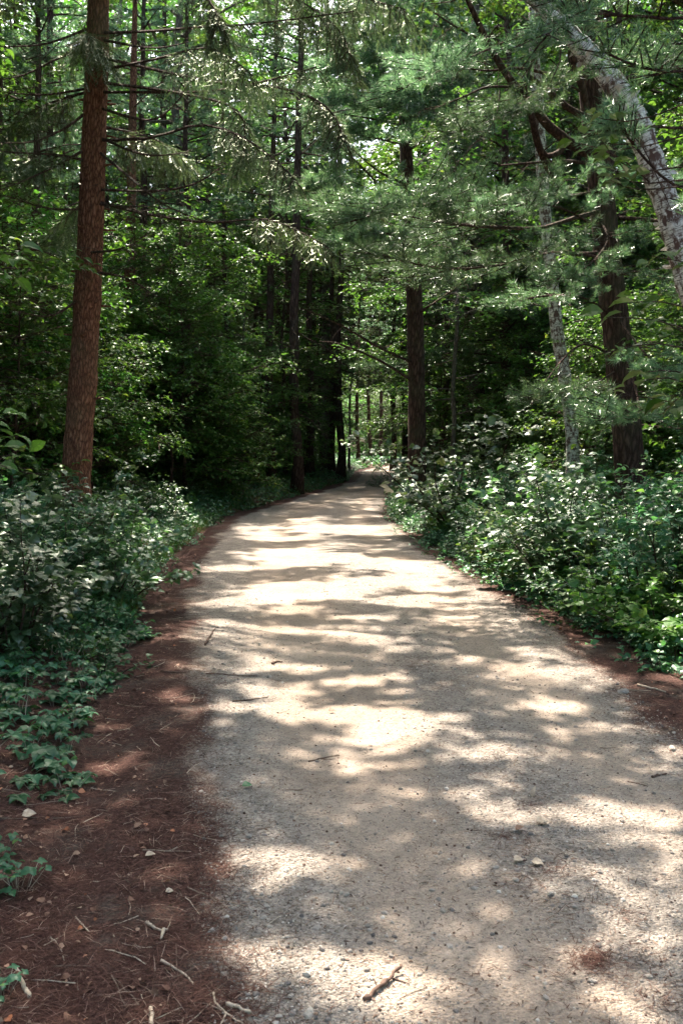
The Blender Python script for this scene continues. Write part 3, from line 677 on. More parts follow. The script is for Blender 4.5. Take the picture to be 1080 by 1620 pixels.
fill(POLE, 12, (5, 24), (22, 60), 2.0, 'tall bare-stemmed pine among many in the right woods', 'pine tree', 'bare-stemmed pines of the right woods', 8, 17, 2.4)
fill(PINE, 7, (3, 16), (24, 40), 2.2, 'bushy blue-green pine in the right woods', 'pine tree', 'bushy pines of the right woods', 4, 14, 3)
fill(SLIM, 20, (-11, -1.5), (21, 46), 1.7, 'slim young tree with layered leaves in the left woods', 'young tree', 'slim young trees of the left woods', 3, 11, 2.3, (.7, 1.05), .8)
fill(SLIM, 16, (1.5, 12), (23, 46), 1.6, 'slim young tree with layered leaves in the right woods', 'young tree', 'slim young trees of the right woods', 3, 11, 2.3, (.7, 1.05), .8)
fill(SAP, 40, (-11, -2.6), (15, 40), 1.0, 'low leafy sapling under the trees left of the lane', 'sapling', 'saplings left of the lane', 1, 5, 1.5, (.7, 1.15), 1.3)
fill(SAP, 30, (2.6, 12), (17, 42), 1.0, 'low leafy sapling under the trees right of the lane', 'sapling', 'saplings right of the lane', 1, 5, 1.5, (.7, 1.15), 1.2)
fill(SAP, 16, (-8, 12), (40, 64), 1.2, 'low leafy sapling near the far bend', 'sapling', 'saplings near the far bend', 1, 5, 1.5, (.7, 1.1), 1.2)
for i in range(34):
    x = random.uniform(-3, 13); y = random.uniform(80, 97)
    if not on_lane(x, y, 1) and free(x, y, 1.2): plant(SAP, 'sapling', x, y, 'sunlit bushy sapling in the bright clearing at the lane end', 'sapling', 'sunlit saplings in the far clearing', random.uniform(.8, 1.3))

# the woods beyond, which read as one mass
fw = MB(); n = 200000; a = np.where(rng.random(n) < .6, rng.normal(size=n) * .38 + .02, rng.random(n) * 6.283); rr_ = 72 + 14 * rng.random(n); zz = 31 * rng.random(n) ** 1.15 * (.75 + .35 * fbm(a * 9, a * 0, 3))
x = 3 + rr_ * np.sin(a); y = 42 + rr_ * np.cos(a)
fw.scatter(SLEAF, np.stack([x, y, zz + .2], -1), rng.normal(size=(n, 3)) * [1, 1, .4], rng.normal(size=(n, 3)) * .6 + [0, 0, 1], .55 + .5 * rng.random(n))
tag(obj('far_woods', fw.mesh('far_woods', M['maple'])), kind='stuff')
# ================================================================ TREES THE PHOTO SHOWS CLEARLY
def xp(pts): return np.array([P(*p) for p in pts])
def smooth(q, n=14):
    q = np.asarray(q, float); t = np.linspace(0, len(q) - 1, n); k = len(q); out = []
    for u in t:
        i = min(int(u), k - 2); f = u - i; p0 = q[max(i - 1, 0)]; p1 = q[i]; p2 = q[i + 1]; p3 = q[min(i + 2, k - 1)]
        out.append(.5 * ((2 * p1) + (-p0 + p2) * f + (2 * p0 - 5 * p1 + 4 * p2 - p3) * f * f + (-p0 + 3 * p1 - 3 * p2 + p3) * f ** 3))
    return np.array(out)
def root_at(q0, name, label, cat, group=None):
    base = np.array([q0[0], q0[1], float(surf(q0[0], q0[1]))]); return thing(name, base, label, cat, group), base
def child(root, base, name, mb, mat, smooth_=False, label=None):
    for v in mb.v: v -= base
    o = obj(name, mb.mesh(name, M[mat], smooth_), root)
    if label: o['label'] = label
    return o

def spruce_bough(nd_, br, q, start=.5, hang=.6, dens=9, r=rng, r0=.022, tw=.10):
    dens *= 2.0
    L = np.linalg.norm(np.diff(q, axis=0), axis=1).sum(); br.tube(q, np.linspace(r0, .006, len(q)), 5, False, .1)
    P_, D_, N_ = [], [], []
    def strand(qb, m):
        for s_ in range(m):
            uu = (s_ + r.random()) / m; td = tang(qb, uu); sd = norm(np.cross(td, r.normal(size=3) * .5 + [0, 0, 1]) + 1e-6) * (1 if s_ % 2 else -1)
            P_.append(along(qb, uu)); D_.append(norm(td * .75 + sd * .75 + [0, 0, -.22] + r.normal(size=3) * .12)); N_.append(np.array([0, 0, 1.]) + r.normal(size=3) * .3)
        P_.append(qb[-1]); D_.append(tang(qb, .99)); N_.append([0, 0, 1.])
    for j in range(int(dens * L * (1 - start) + 1)):
        u = start + (1 - start) * (j + r.random()) / (dens * L * (1 - start)); u = min(u, .995)
        p = along(q, u); td = tang(q, u); sd = norm(np.cross(td, [0, 0, 1])) * (1 if j % 2 else -1)
        Lb = hang * (.45 + .75 * r.random()) * (1.15 - .6 * u); qb = path(p, td * .45 + sd * (.5 + .4 * r.random()) + [0, 0, -.25], Lb, 5, 1.3, .1, r)
        br.tube(qb, np.linspace(.006, .002, 5), 3, False); strand(qb, int(Lb / .028) + 2)
        if r.random() < .6:
            qc = path(along(qb, .35), tang(qb, .4) * .5 - sd * .4 + [0, 0, -.4], Lb * .6, 4, 1.0, .1, r); strand(qc, int(Lb * .6 / .03) + 1)
    strand(q[int(len(q) * max(start, .7)):], int(L * (1 - max(start, .7)) / .03) + 2)
    nd_.scatter(TWIGLET, P_, D_, N_, tw * (.7 + .6 * r.random(len(P_))))
    return len(P_)
def dead_twigs(br, q, n, L, r=rng, r0=.005, down=.1):
    for i in range(n):
        u = .15 + .85 * r.random(); td = tang(q, u); sd = norm(np.cross(td, r.normal(size=3)))
        qb = path(along(q, u), td * .6 + sd * .8 + [0, 0, -down], L * (.3 + .9 * r.random()), 5, .4, .2, r); br.tube(qb, np.linspace(r0, .0015, 5), 3, False)
        for j in range(3):
            qc = path(along(qb, .3 + .6 * r.random()), tang(qb, .5) + r.normal(size=3) * .7, L * .35 * r.random() + .05, 4, .3, .2, r); br.tube(qc, [.0025, .002, .0015, .001], 3, False)

# the big spruce on the left
D0 = 13
bx = P(122, 745, D0)[0]
tq = smooth(np.array([[bx - .04, D0, -.3], [bx - .02, D0, .15], P(122, 745, D0), P(134, 560, D0), P(143, 380, D0), P(150, 200, D0), P(156, 0, D0), [P(163, -250, D0)[0], D0, 10.5], [P(170, -400, D0)[0], D0, 16]]), 70)
rt, bs = root_at((bx, D0), 'spruce_tree', 'big reddish-brown spruce trunk with bare side branches standing left of the lane', 'spruce tree')
zr = np.interp(tq[:, 2], [-.3, 0, .3, 1.3, 4, 7.4, 16], [.31, .27, .215, .185, .165, .135, .02])
zr = zr * (1 + .035 * np.maximum(0, np.sin(tq[:, 2] * 9.5)) ** 6 + .012 * rng.normal(size=len(zr)))
zr = zr * (1 + .05 * np.array([1 if i % 6 == 0 else 0 for i in range(len(zr))]))
mb = MB(); mb.tube(tq, zr, 22, rough=.03)
for k in range(46):                                              # broken branch stubs in whorls
    z = .9 + .42 * (k // 3) + .05 * rng.normal(); p = along(tq, np.interp(z, tq[:, 2], np.linspace(0, 1, len(tq)))); az = rng.random() * 6.28; L = .2 + .14 * rng.random() ** 2
    d = np.array([math.cos(az), math.sin(az), .1 * rng.normal()]); mb.tube(np.array([p + d * .08, p + d * L * .8, p + d * L]), [.022, .014, .008], 6, rough=.2)
for k in range(7):                                               # root flare
    az = k * .9 + .2; p = np.array([bx, D0, .28]); d = np.array([math.cos(az), math.sin(az), 0]); mb.tube(smooth(np.array([p + d * .1, p + d * .25 + [0, 0, -.14], p + d * .55 + [0, 0, -.3], p + d * .8 + [0, 0, -.36]]), 6), [.09, .075, .06, .045, .03, .015], 8, rough=.1)
child(rt, bs, 'trunk', mb, 'bark_spruce', True)
live = [([(156, 52, 13), (230, 50, 12.4), (330, 42, 11.5), (400, 38, 11), (560, 18, 10.2)], .62, .5, 9),
        ([(157, -60, 13), (330, -62, 12), (480, -30, 11), (640, 15, 10)], .35, .75, 11),
        ([(157, -20, 13), (300, -40, 12.2), (420, -20, 11.4), (520, 30, 10.6), (555, 90, 10.3)], .5, .7, 10),
        ([(155, 112, 13), (240, 95, 12.2), (330, 76, 11.3), (392, 112, 10.7)], .45, .85, 13),
        ([(154, 146, 13), (260, 146, 12.3), (335, 144, 12), (420, 128, 11.2), (500, 106, 10.5)], .62, .5, 11),
        ([(152, 222, 13), (240, 218, 12.3), (310, 198, 11.6), (370, 210, 11), (430, 248, 10.5), (466, 284, 10.2)], .52, .5, 13),
        ([(150, 318, 13), (230, 338, 12.4), (330, 352, 11.8), (430, 348, 11.1), (520, 392, 10.5)], .66, .45, 12),
        ([(156, 90, 13), (330, 128, 11.8), (450, 140, 11), (520, 172, 10.5), (545, 225, 10.2)], .6, .55, 13),
        ([(155, 130, 13), (300, 150, 12), (380, 180, 11.3), (385, 260, 11)], .55, .6, 10),
        ([(158, -90, 13), (60, -60, 12), (-60, 10, 11)], .4, .7, 9), ([(158, -120, 13), (250, -90, 11.5), (330, 0, 10.5), (345, 40, 10.3)], .5, .6, 9)]
for pts, st_, hg, dn in live:
    br = MB(); nd_ = MB(); q = smooth(xp(pts), 12); spruce_bough(nd_, br, q, st_, hg, dn); dead_twigs(br, q[:7], 10, .35)
    b = child(rt, bs, 'bough', br, 'bark_dark'); f = MB(); f.v, f.f, f.uv, f.n = nd_.v, nd_.f, nd_.uv, nd_.n
    for v in f.v: v -= bs
    obj('needles', f.mesh('needles', M['spruce']), b)
for k in range(10):                                              # the crown above the picture
    z = 8.6 + k * .65; az = k * 2.4 + 1.9; p = along(tq, (z + .3) / 16.3); L = 1.6 - .1 * k
    br = MB(); nd_ = MB(); q = path(p, [math.cos(az) - .4, math.sin(az), .1], L, 8, .5, .05); spruce_bough(nd_, br, q, .2, .5, 8, tw=.2)
    b = child(rt, bs, 'bough', br, 'bark_dark')
    for v in nd_.v: v -= bs
    obj('needles', nd_.mesh('needles', M['spruce']), b)
dead = [[(150, 300, 13), (250, 302, 12.3), (310, 290, 11.8), (352, 262, 11.5)], [(152, 236, 13), (205, 280, 12.4), (262, 325, 12), (330, 352, 11.7)], [(150, 322, 13), (190, 326, 12.6), (240, 327, 12.4)],
        [(153, 215, 13), (230, 245, 12.4), (300, 240, 12)], [(140, 72, 13), (85, 96, 12.6), (40, 118, 12.4), (-10, 128, 12)], [(140, 45, 13), (70, 70, 12.6), (-10, 74, 12)], [(138, 235, 13), (90, 262, 12.5), (40, 285, 12), (0, 300, 12)],
        [(138, 140, 13), (70, 150, 12.5), (0, 145, 12)], [(136, 330, 13), (80, 330, 12.4), (10, 310, 12)], [(134, 400, 13), (180, 396, 12.4), (214, 385, 12)], [(130, 470, 13), (80, 500, 12.4), (20, 490, 12)], [(134, 180, 13), (100, 205, 12.6), (50, 225, 12.3), (0, 225, 12)],
        [(156, 170, 13), (240, 190, 12), (290, 150, 11.5)], [(148, 430, 13), (200, 440, 12.5), (250, 470, 12)], [(156, 62, 13), (240, 76, 12.3), (300, 66, 12)]]
for pts in dead:
    br = MB(); q = smooth(xp(pts), 10); br.tube(q, np.linspace(.02, .005, 10), 5, False, .12); dead_twigs(br, q, 16, .6); child(rt, bs, 'dead_branch', br, 'bark_dark')
taken.append((bx, D0))

# reddish trunk behind it
def slim_trunk(pts, rad, name, label, cat, mat, limbs=(), tufts=None):
    q = smooth(np.array([[xp(pts[:1])[0][0], pts[0][2], -.3], [xp(pts[:1])[0][0], pts[0][2], .4]] + [P(*p) for p in pts] + [P(*pts[-1]) + [.1, .3, 5]]), 30)
    rt, bs = root_at(q[0], name, label, cat); mb = MB(); rr = np.interp(q[:, 2], [-.3, .1, .8, 8, 13], [rad * 1.5, rad * 1.25, rad, rad * .75, rad * .3]); mb.tube(q, rr, 14, rough=.04)
    child(rt, bs, 'trunk', mb, mat, True); return rt, bs, q
rt, bs, q = slim_trunk([(199, 690, 25), (201, 560, 25), (206, 400, 25), (210, 200, 25), (214, 0, 25)], .155, 'forest_tree', 'reddish sunlit trunk in the woods right behind the big spruce', 'tree', 'bark_spruce')
br = MB(); cw = MB()
for k in range(26):
    z = 5 + k * .4; az = k * 2.4; qq = path(along(q, min(.99, (z + .3) / 17)), [math.cos(az), math.sin(az), .1], 1.8, 6, .2, .08); pine_bough(cw, br, qq, .02, rng, 5, .3, .15, TUFT_S)
child(rt, bs, 'branches', br, 'bark_dark'); child(rt, bs, 'crown', cw, 'pine')

# hero pine right of the lane
D1 = 14
pq = smooth(np.array([[P(1003, 740, D1)[0], D1, -.3], [P(1001, 740, D1)[0], D1, .4], P(992, 700, D1), P(978, 560, D1), P(962, 420, D1), P(950, 300, D1), P(938, 190, D1), P(925, 60, D1), P(915, -60, D1), P(905, -200, D1) + [0, 0, 3]]), 50)
rt, bs = root_at(pq[0], 'pine_tree', 'big dark pine right of the lane with crooked bare limbs, behind the leaning birch', 'pine tree')
mb = MB(); mb.tube(pq, np.interp(pq[:, 2], [-.3, .1, .8, 4, 8, 13], [.34, .27, .21, .185, .13, .05]), 18, rough=.05); child(rt, bs, 'trunk', mb, 'bark_pine', True)
limbs = [([(945, 250, 14), (905, 228, 13.6), (865, 197, 13.3), (840, 165, 13), (800, 118, 12.8), (765, 55, 12.6), (735, -10, 12.4)], .075, .03),
         ([(895, 222, 13.6), (885, 240, 13.4), (860, 245, 13.2), (845, 200, 13), (830, 145, 12.8), (842, 95, 12.7), (860, 42, 12.6)], .045, .015),
         ([(940, 190, 14), (900, 172, 13.5), (860, 138, 13), (838, 122, 12.9)], .05, .03), ([(925, 130, 14), (870, 118, 13.4), (820, 108, 13), (770, 112, 12.8), (720, 104, 12.6)], .03, .008),
         ([(817, 138, 12.9), (770, 138, 12.7), (735, 152, 12.5), (685, 173, 12.3)], .02, .005), ([(765, 65, 12.6), (725, 45, 12.4), (686, 20, 12.2)], .02, .006), ([(795, 105, 12.8), (770, 70, 12.6), (788, 38, 12.5)], .018, .006),
         ([(820, 140, 13), (838, 175, 13), (852, 235, 13.2), (880, 290, 13.5), (905, 300, 13.8)], .05, .03), ([(930, 240, 13.9), (925, 160, 13.7), (905, 90, 13.5), (885, 0, 13.2), (875, -60, 13)], .055, .04),
         ([(790, 142, 12.8), (785, 180, 12.6), (760, 225, 12.5)], .012, .004), ([(948, 262, 14), (900, 255, 13.5), (850, 257, 13), (790, 262, 12.6)], .03, .01),
         ([(955, 400, 14), (910, 402, 13.6), (885, 392, 13.3), (870, 375, 13)], .04, .015), ([(966, 560, 14), (920, 545, 13.5), (880, 580, 13), (840, 640, 12.6)], .02, .008), ([(980, 345, 14), (1040, 350, 13.5), (1100, 370, 13)], .03, .02)]
for pts, a, b_ in limbs:
    br = MB(); q = smooth(xp(pts), 14); br.tube(q, np.linspace(a, b_, 14), 8, False, .08); dead_twigs(br, q[4:], 7, .5, r0=.007); child(rt, bs, 'limb', br, 'bark_pine', True)
boughs = [([(960, 330, 14), (900, 347, 13.4), (850, 361, 12.8), (760, 358, 12), (700, 352, 11.6), (650, 343, 11.2)], .034, .45, 6, .5), ([(955, 300, 14), (860, 316, 12.8), (740, 318, 11.8), (640, 326, 11), (585, 342, 10.6)], .02, .25, 12, .32),
          ([(962, 410, 14), (880, 398, 13), (800, 418, 12.2), (700, 425, 11.4), (610, 405, 10.8)], .02, .3, 12, .3), ([(960, 370, 14), (890, 330, 13), (820, 322, 12.4), (740, 330, 12)], .018, .2, 9, .3),
          ([(972, 500, 14), (920, 470, 13.2), (860, 468, 12.6), (800, 480, 12.2)], .018, .2, 9, .3), ([(975, 585, 14), (930, 612, 12.8), (880, 618, 12), (840, 632, 11.6)], .014, .3, 14, .18),
          ([(978, 530, 14), (1010, 640, 12.6), (1000, 655, 11.8), (950, 665, 11.3)], .014, .2, 13, .3), ([(975, 500, 14), (1020, 560, 12.6), (1060, 590, 12)], .014, .2, 9, .3),
          ([(945, 280, 14), (1000, 270, 12.8), (1060, 290, 12)], .016, .2, 12, .3), ([(938, 160, 14), (880, 130, 13), (800, 180, 12.2), (720, 210, 11.6)], .016, .35, 12, .35), ([(940, 100, 14), (1000, 90, 13), (1080, 110, 12)], .016, .2, 11, .35),
          ([(950, 350, 14), (960, 380, 12.6), (930, 420, 11.8), (890, 440, 11.4)], .016, .2, 12, .32), ([(935, 60, 14), (860, 40, 13), (790, 70, 12.2), (700, 110, 11.6), (640, 140, 11.2)], .018, .35, 11, .34),
          ([(965, 440, 14), (1020, 430, 13), (1090, 470, 12.4)], .016, .2, 12, .3)]
for pts, a, st_, dn, sp_ in boughs:
    br = MB(); cw = MB(); q = smooth(xp(pts), 12); pine_bough(cw, br, q, a, rng, dn, sp_, .105, TUFT, st_)
    b = child(rt, bs, 'bough', br, 'bark_pine')
    for v in cw.v: v -= bs
    obj('needles', cw.mesh('needles', M['pine']), b)
for k in range(8):
    z = 9.5 + k * .45; az = k * 2.4; p = along(pq, .93 + .008 * k); br = MB(); cw = MB(); q = path(p, [math.cos(az) + .5, math.sin(az), .2], 1.6, 6, .1, .06); pine_bough(cw, br, q, .02, rng, 9, .3, .14, TUFT_S)
    b = child(rt, bs, 'bough', br, 'bark_pine')
    for v in cw.v: v -= bs
    obj('needles', cw.mesh('needles', M['pine']), b)
taken.append((pq[0][0], D1))

# central pine, where the lane narrows
D2 = 22
cq = smooth(np.array([[P(660, 740, D2)[0], D2, -.3], [P(660, 740, D2)[0], D2, .4], P(659, 640, D2), P(656, 500, D2), P(648, 350, D2), P(640, 200, D2), P(636, 60, D2), P(634, -100, D2)]), 40)
rt, bs = root_at(cq[0], 'pine_tree', 'dark straight pine rising at the right edge where the lane narrows', 'pine tree')
mb = MB(); mb.tube(cq, np.interp(cq[:, 2], [-.3, .1, .8, 6, 11], [.32, .26, .2, .17, .08]), 14, rough=.05); child(rt, bs, 'trunk', mb, 'bark_pine', True)
for pts in [[(646, 350, 22), (605, 300, 21), (570, 262, 20.5), (520, 215, 20)], [(644, 292, 22), (600, 272, 21.4), (555, 235, 20.8)], [(650, 380, 22), (600, 345, 21), (548, 328, 20.5)], [(655, 575, 22), (600, 550, 21), (540, 515, 20.2), (478, 488, 19.5)], [(656, 605, 22), (600, 570, 21), (540, 545, 20.2), (505, 540, 20)],
            [(642, 240, 22), (665, 225, 21.6), (678, 208, 21.4)], [(652, 450, 22), (610, 440, 21.2), (560, 400, 20.5)], [(640, 200, 22), (600, 190, 21), (540, 180, 20)], [(655, 500, 22), (700, 470, 21.4), (740, 440, 21)], [(648, 330, 22), (690, 290, 21.4), (720, 270, 21)]]:
    br = MB(); q = smooth(xp(pts), 10); br.tube(q, np.linspace(.035, .01, 10), 5, False, .1); dead_twigs(br, q, 7, .5); child(rt, bs, 'dead_branch', br, 'bark_pine')
for pts, dn in [([(636, 110, 22), (600, 120, 20.5), (560, 140, 19.6), (510, 175, 19)], 7), ([(636, 150, 22), (640, 150, 20), (660, 160, 19), (690, 190, 18.4)], 7), ([(636, 90, 22), (690, 100, 20.5), (740, 130, 19.5)], 7), ([(640, 230, 22), (600, 220, 20.4), (550, 210, 19.4)], 6), ([(646, 320, 22), (580, 325, 20), (520, 310, 19), (480, 300, 18.4)], 8),
                ([(636, 40, 22), (600, 50, 20.4), (540, 70, 19.4)], 7), ([(636, 60, 22), (680, 40, 20.4), (730, 60, 19.4)], 7), ([(648, 370, 22), (600, 385, 20), (540, 380, 18.6)], 7), ([(652, 430, 22), (700, 420, 20.4), (760, 430, 19)], 7), ([(635, 0, 22), (610, 10, 20), (570, 10, 19)], 7), ([(654, 400, 22), (640, 380, 20), (610, 370, 18.6)], 7), ([(636, 100, 22), (650, 90, 20), (640, 80, 18)], 7), ([(637, 160, 22), (600, 170, 20), (575, 150, 18.6)], 7), ([(636, 60, 22), (585, 90, 20), (545, 110, 19)], 7), ([(638, 190, 22), (690, 180, 20), (740, 200, 19)], 7), ([(636, 20, 22), (660, 0, 20), (690, 10, 19)], 7), ([(636, -20, 22), (620, -20, 19.5), (600, 0, 18)], 7)]:
    br = MB(); cw = MB(); q = smooth(xp(pts), 10); pine_bough(cw, br, q, .025, rng, dn * 1.7, .38, .15, TUFT_S, .15)
    b = child(rt, bs, 'bough', br, 'bark_pine')
    for v in cw.v: v -= bs
    obj('needles', cw.mesh('needles', M['pine']), b)
taken.append((cq[0][0], D2))

# birches
rt, bs = root_at(P(1165, 1000, 8), 'birch_tree', 'leaning birch with peeling white bark crossing the upper right corner', 'birch tree')
q = smooth(np.array([P(1168, 1040, 8), P(1160, 900, 8), P(1140, 700, 8), P(1115, 550, 8), P(1084, 430, 8), P(1052, 320, 8), P(1018, 225, 8), P(985, 155, 8), P(940, 95, 8), P(890, 45, 8), P(845, -2, 8), P(780, -70, 8), P(690, -200, 8), P(600, -330, 8.3)]), 90)
q += (rng.random(q.shape) - .5) * .006
mb = MB(); mb.tube(q, np.interp(np.linspace(0, 1, 90), [0, .3, .5, .62, .75, 1], [.13, .10, .098, .083, .062, .03]) * (1 + .04 * rng.normal(size=90)), 20, rough=.04); t_ = child(rt, bs, 'trunk', mb, 'birch', True)
pl = MB()                                                       # curls of loose bark
for i in range(110):
    u = .3 + .5 * rng.random(); p = along(q, u); td = tang(q, u); sd = norm(np.cross(td, rng.normal(size=3))); rr = np.interp(u, [0, .3, .5, .62, .75, 1], [.13, .10, .098, .083, .062, .03])
    pl.scatter(LEAFN, [p + sd * rr * .97], [norm(np.cross(td, sd) + sd * (.2 + .5 * rng.random()) + rng.normal(size=3) * .2)], [sd], .03 + .07 * rng.random(), .9)
tag(child(rt, bs, 'peeling_bark', pl, 'birch'), kind='stuff')
for pts, a in [([(960, 125, 8), (955, 180, 7.8), (975, 250, 7.7), (1010, 300, 7.6)], .009), ([(1000, 215, 7.9), (1020, 240, 7.7), (1060, 330, 7.5)], .008), ([(1040, 300, 8), (980, 250, 7.8), (930, 230, 7.7)], .008), ([(880, 40, 8), (886, 90, 7.8), (870, 130, 7.7)], .01)]:
    br = MB(); qq = smooth(xp(pts), 8); br.tube(qq, np.linspace(a, .003, 8), 4, False); child(rt, bs, 'twig', br, 'bark_dark')
br = MB(); cw = MB(); P_, D_, L_ = [], [], []
for i in range(26):
    p = along(q, .8 + .2 * rng.random()); qq = path(p, rng.normal(size=3) * [1, 1, .4] + [-.3, .3, .6], 1 + rng.random(), 5, .2, .1); br.tube(qq, np.linspace(.012, .004, 5), 4, False)
    for j in range(16): P_.append(along(qq, .3 + .7 * rng.random())); D_.append(rng.normal(size=3)); L_.append(.3)
leafy_twigs(cw, P_, D_, np.array(L_), 6, .06, SLEAF, .5); child(rt, bs, 'branches', br, 'bark_dark'); child(rt, bs, 'crown', cw, 'maple')
rt, bs, q = slim_trunk([(905, 700, 17), (893, 600, 17), (880, 520, 17), (868, 400, 17), (857, 280, 17), (850, 150, 17), (843, 10, 17)], .115, 'birch_tree', 'slender birch with pinkish mottled bark, in the woods left of the big dark pine', 'birch tree', 'birch')
br = MB(); cw = MB(); P_, D_, L_ = [], [], []
for k in range(22):
    az = k * 2.4; qq = path(along(q, .45 + .025 * k), [math.cos(az), math.sin(az), .4], 1.5, 6, .2, .1); br.tube(qq, np.linspace(.014, .004, 6), 4, False)
    for j in range(22): P_.append(along(qq, .2 + .8 * rng.random())); D_.append(rng.normal(size=3) * [1, 1, .4]); L_.append(.3)
leafy_twigs(cw, P_, D_, np.array(L_), 7, .08, SLEAF, .4); child(rt, bs, 'branches', br, 'bark_dark'); child(rt, bs, 'crown', cw, 'maple')
taken += [(3.1, 8), (3.9, 17)]

# near pine whose dark brushes hang over the birch, and near leafy saplings at both frame edges
rt, bs = root_at((3.7, 6.6), 'pine_tree', 'near pine with long dark needle brushes hanging in front of the leaning birch', 'pine tree')
q = smooth(np.array([[3.75, 6.9, -.3], [3.75, 6.9, 2], [3.7, 6.9, 5], [3.6, 6.9, 8.5]]), 14); mb = MB(); mb.tube(q, np.linspace(.1, .03, 14), 10, rough=.05); child(rt, bs, 'trunk', mb, 'bark_pine', True)
for pts, st_ in [([(1330, -90, 6.9), (1120, 20, 6.9), (1000, 25, 6.7), (905, 22, 6.5), (862, 60, 6.4)], .4), ([(1330, 0, 6.9), (1130, 100, 6.9), (1030, 110, 6.7), (950, 80, 6.5)], .4), ([(1330, -160, 6.9), (1120, -40, 6.9), (990, -20, 6.6), (900, -10, 6.5)], .4), ([(1330, 60, 6.9), (1120, 190, 6.9), (1030, 200, 6.8), (965, 205, 6.7)], .75), ([(1330, 300, 6.9), (1150, 300, 6.9), (1060, 290, 6.7), (975, 195, 6.6)], .85),
                 ([(1340, 380, 6.9), (1180, 330, 6.9), (1080, 320, 6.8)], .5), ([(1340, 10, 6.9), (1150, 60, 7.2), (1050, 70, 7.3)], .4)]:
    br = MB(); cw = MB(); qq = smooth(xp(pts), 12); pine_bough(cw, br, qq, .012, rng, 9, .26, .1, TUFT, st_)
    b = child(rt, bs, 'bough', br, 'bark_pine')
    for v in cw.v: v -= bs
    obj('needles', cw.mesh('needles', M['pine']), b)
def near_sapling(base, top, sprays, name, label, size, k=7, tilt=.35, mat='maple'):
    rt, bs = root_at(base, name, label, 'sapling'); st = MB(); fo = MB()
    q = smooth(np.array([[base[0], base[1], -.1], [base[0] * .98, base[1], top * .5], [base[0] * 1.02, base[1], top]]), 10); st.tube(q, np.linspace(.022, .006, 10), 7, False)
    for px0, py0, px1, py1, D in sprays:
        e = P(px1, py1, D); m = P(px0, py0, D + .15); a = along(q, min(.98, max(.2, (m[2] - .1) / top))); qq = smooth(np.array([a, m, e]), 8); st.tube(qq, np.linspace(.006, .002, 8), 4, False)
        leafy_twigs(fo, [m], [e - m], np.linalg.norm(e - m), k, size, LEAF, tilt)
    child(rt, bs, 'stems', st, 'bark_dark'); child(rt, bs, 'foliage', fo, mat)
near_sapling((2.3, 5.6), 4.9, [(1060, 480, 985, 480, 5.2), (1050, 510, 958, 502, 5.1), (1060, 545, 948, 560, 5.0), (1070, 600, 985, 612, 5.0), (1080, 590, 1010, 590, 5.3), (1070, 640, 985, 625, 5.2), (1090, 530, 1030, 500, 5.4), (1100, 620, 1050, 650, 5.1), (1100, 420, 1030, 405, 5.3),
                               (1010, 190, 905, 175, 6.2), (1000, 235, 905, 225, 6.1), (1010, 270, 945, 215, 5.9), (1010, 290, 960, 250, 5.9), (1020, 300, 965, 285, 5.9)], 'sapling', 'near sapling with large green oval leaves in front of the birch and big dark pine', .115, 6)
near_sapling((-2.15, 4.7), 3.4, [(-40, 380, 60, 408, 5), (-40, 420, 50, 425, 5.1), (-60, 400, 30, 440, 4.9), (-50, 690, 20, 655, 4.6), (-50, 700, 30, 690, 4.6), (-60, 730, 40, 720, 4.7), (-60, 760, 50, 700, 4.9)], 'sapling', 'near sapling reaching in from the left edge with bluish leaves', .10, 7)

# ================================================================ SHRUBS
def shrub_bank(side, n, yr, offr, protos, hb, label, group, md=.38, sc=(.8, 1.2), seed=0):
    random.seed(seed); c = 0; mine = []
    for _ in range(n * 40):
        if c >= n: break
        y = yr[0] + (yr[1] - yr[0]) * random.random() ** 1.15; off = random.uniform(*offr) * (1 + .03 * y)
        x = (greenR(y) + off) if side > 0 else (greenL(y) - off)
        if abs(x) > .37 * y + 1.2 or any((x - a) ** 2 + (y - b) ** 2 < (md * (1 + y * .02)) ** 2 for a, b in mine): continue
        mine.append((x, y)); plant(protos, 'shrub' if protos is not SHS else 'low_plant', x, y, label, 'shrub' if protos is not SHS else 'low plant', group, random.uniform(*sc), mark=False); c += 1
shrub_bank(1, 20, (15, 26), (.75, 3.6), SHR, 0, 'waist-high leafy shrub in the sunlit thicket right of the lane', 'tall shrubs of the right thicket', .6, seed=1)
shrub_bank(1, 36, (7.6, 15), (.8, 3.6), SHR, 0, 'waist-high leafy shrub in the sunlit thicket right of the lane', 'tall shrubs of the right thicket', .52, (.62, .95), seed=11)
shrub_bank(1, 52, (7.0, 26), (.3, .8), SHM, 0, 'knee-high leafy shrub at the foot of the right thicket', 'knee-high shrubs right of the lane', .4, seed=2)
shrub_bank(1, 46, (6.9, 24), (.0, .35), SHS, 0, 'ankle-high green plant on the right edge of the lane', 'low plants on the right verge', .3, seed=3)
shrub_bank(1, 34, (26, 58), (.5, 4), SHR, 0, 'distant leafy shrub along the right of the far lane', 'shrubs right of the far lane', .9, seed=4)
shrub_bank(-1, 34, (8.2, 19), (1.5, 4.2), SHR, 0, 'waist-high shaded shrub around the foot of the big spruce', 'tall shrubs around the big spruce', .6, (.55, .85), seed=5)
shrub_bank(-1, 46, (7.2, 24), (.5, 2.2), SHM, 0, 'knee-high shaded shrub left of the lane', 'knee-high shrubs left of the lane', .45, seed=6)
shrub_bank(-1, 60, (6.4, 26), (.05, .9), SHS, 0, 'ankle-high green plant on the left verge', 'low plants on the left verge', .3, seed=7)
shrub_bank(-1, 30, (22, 58), (.8, 4), SHR, 0, 'distant leafy shrub along the left of the far lane', 'shrubs left of the far lane', .9, (.5, .9), seed=8)
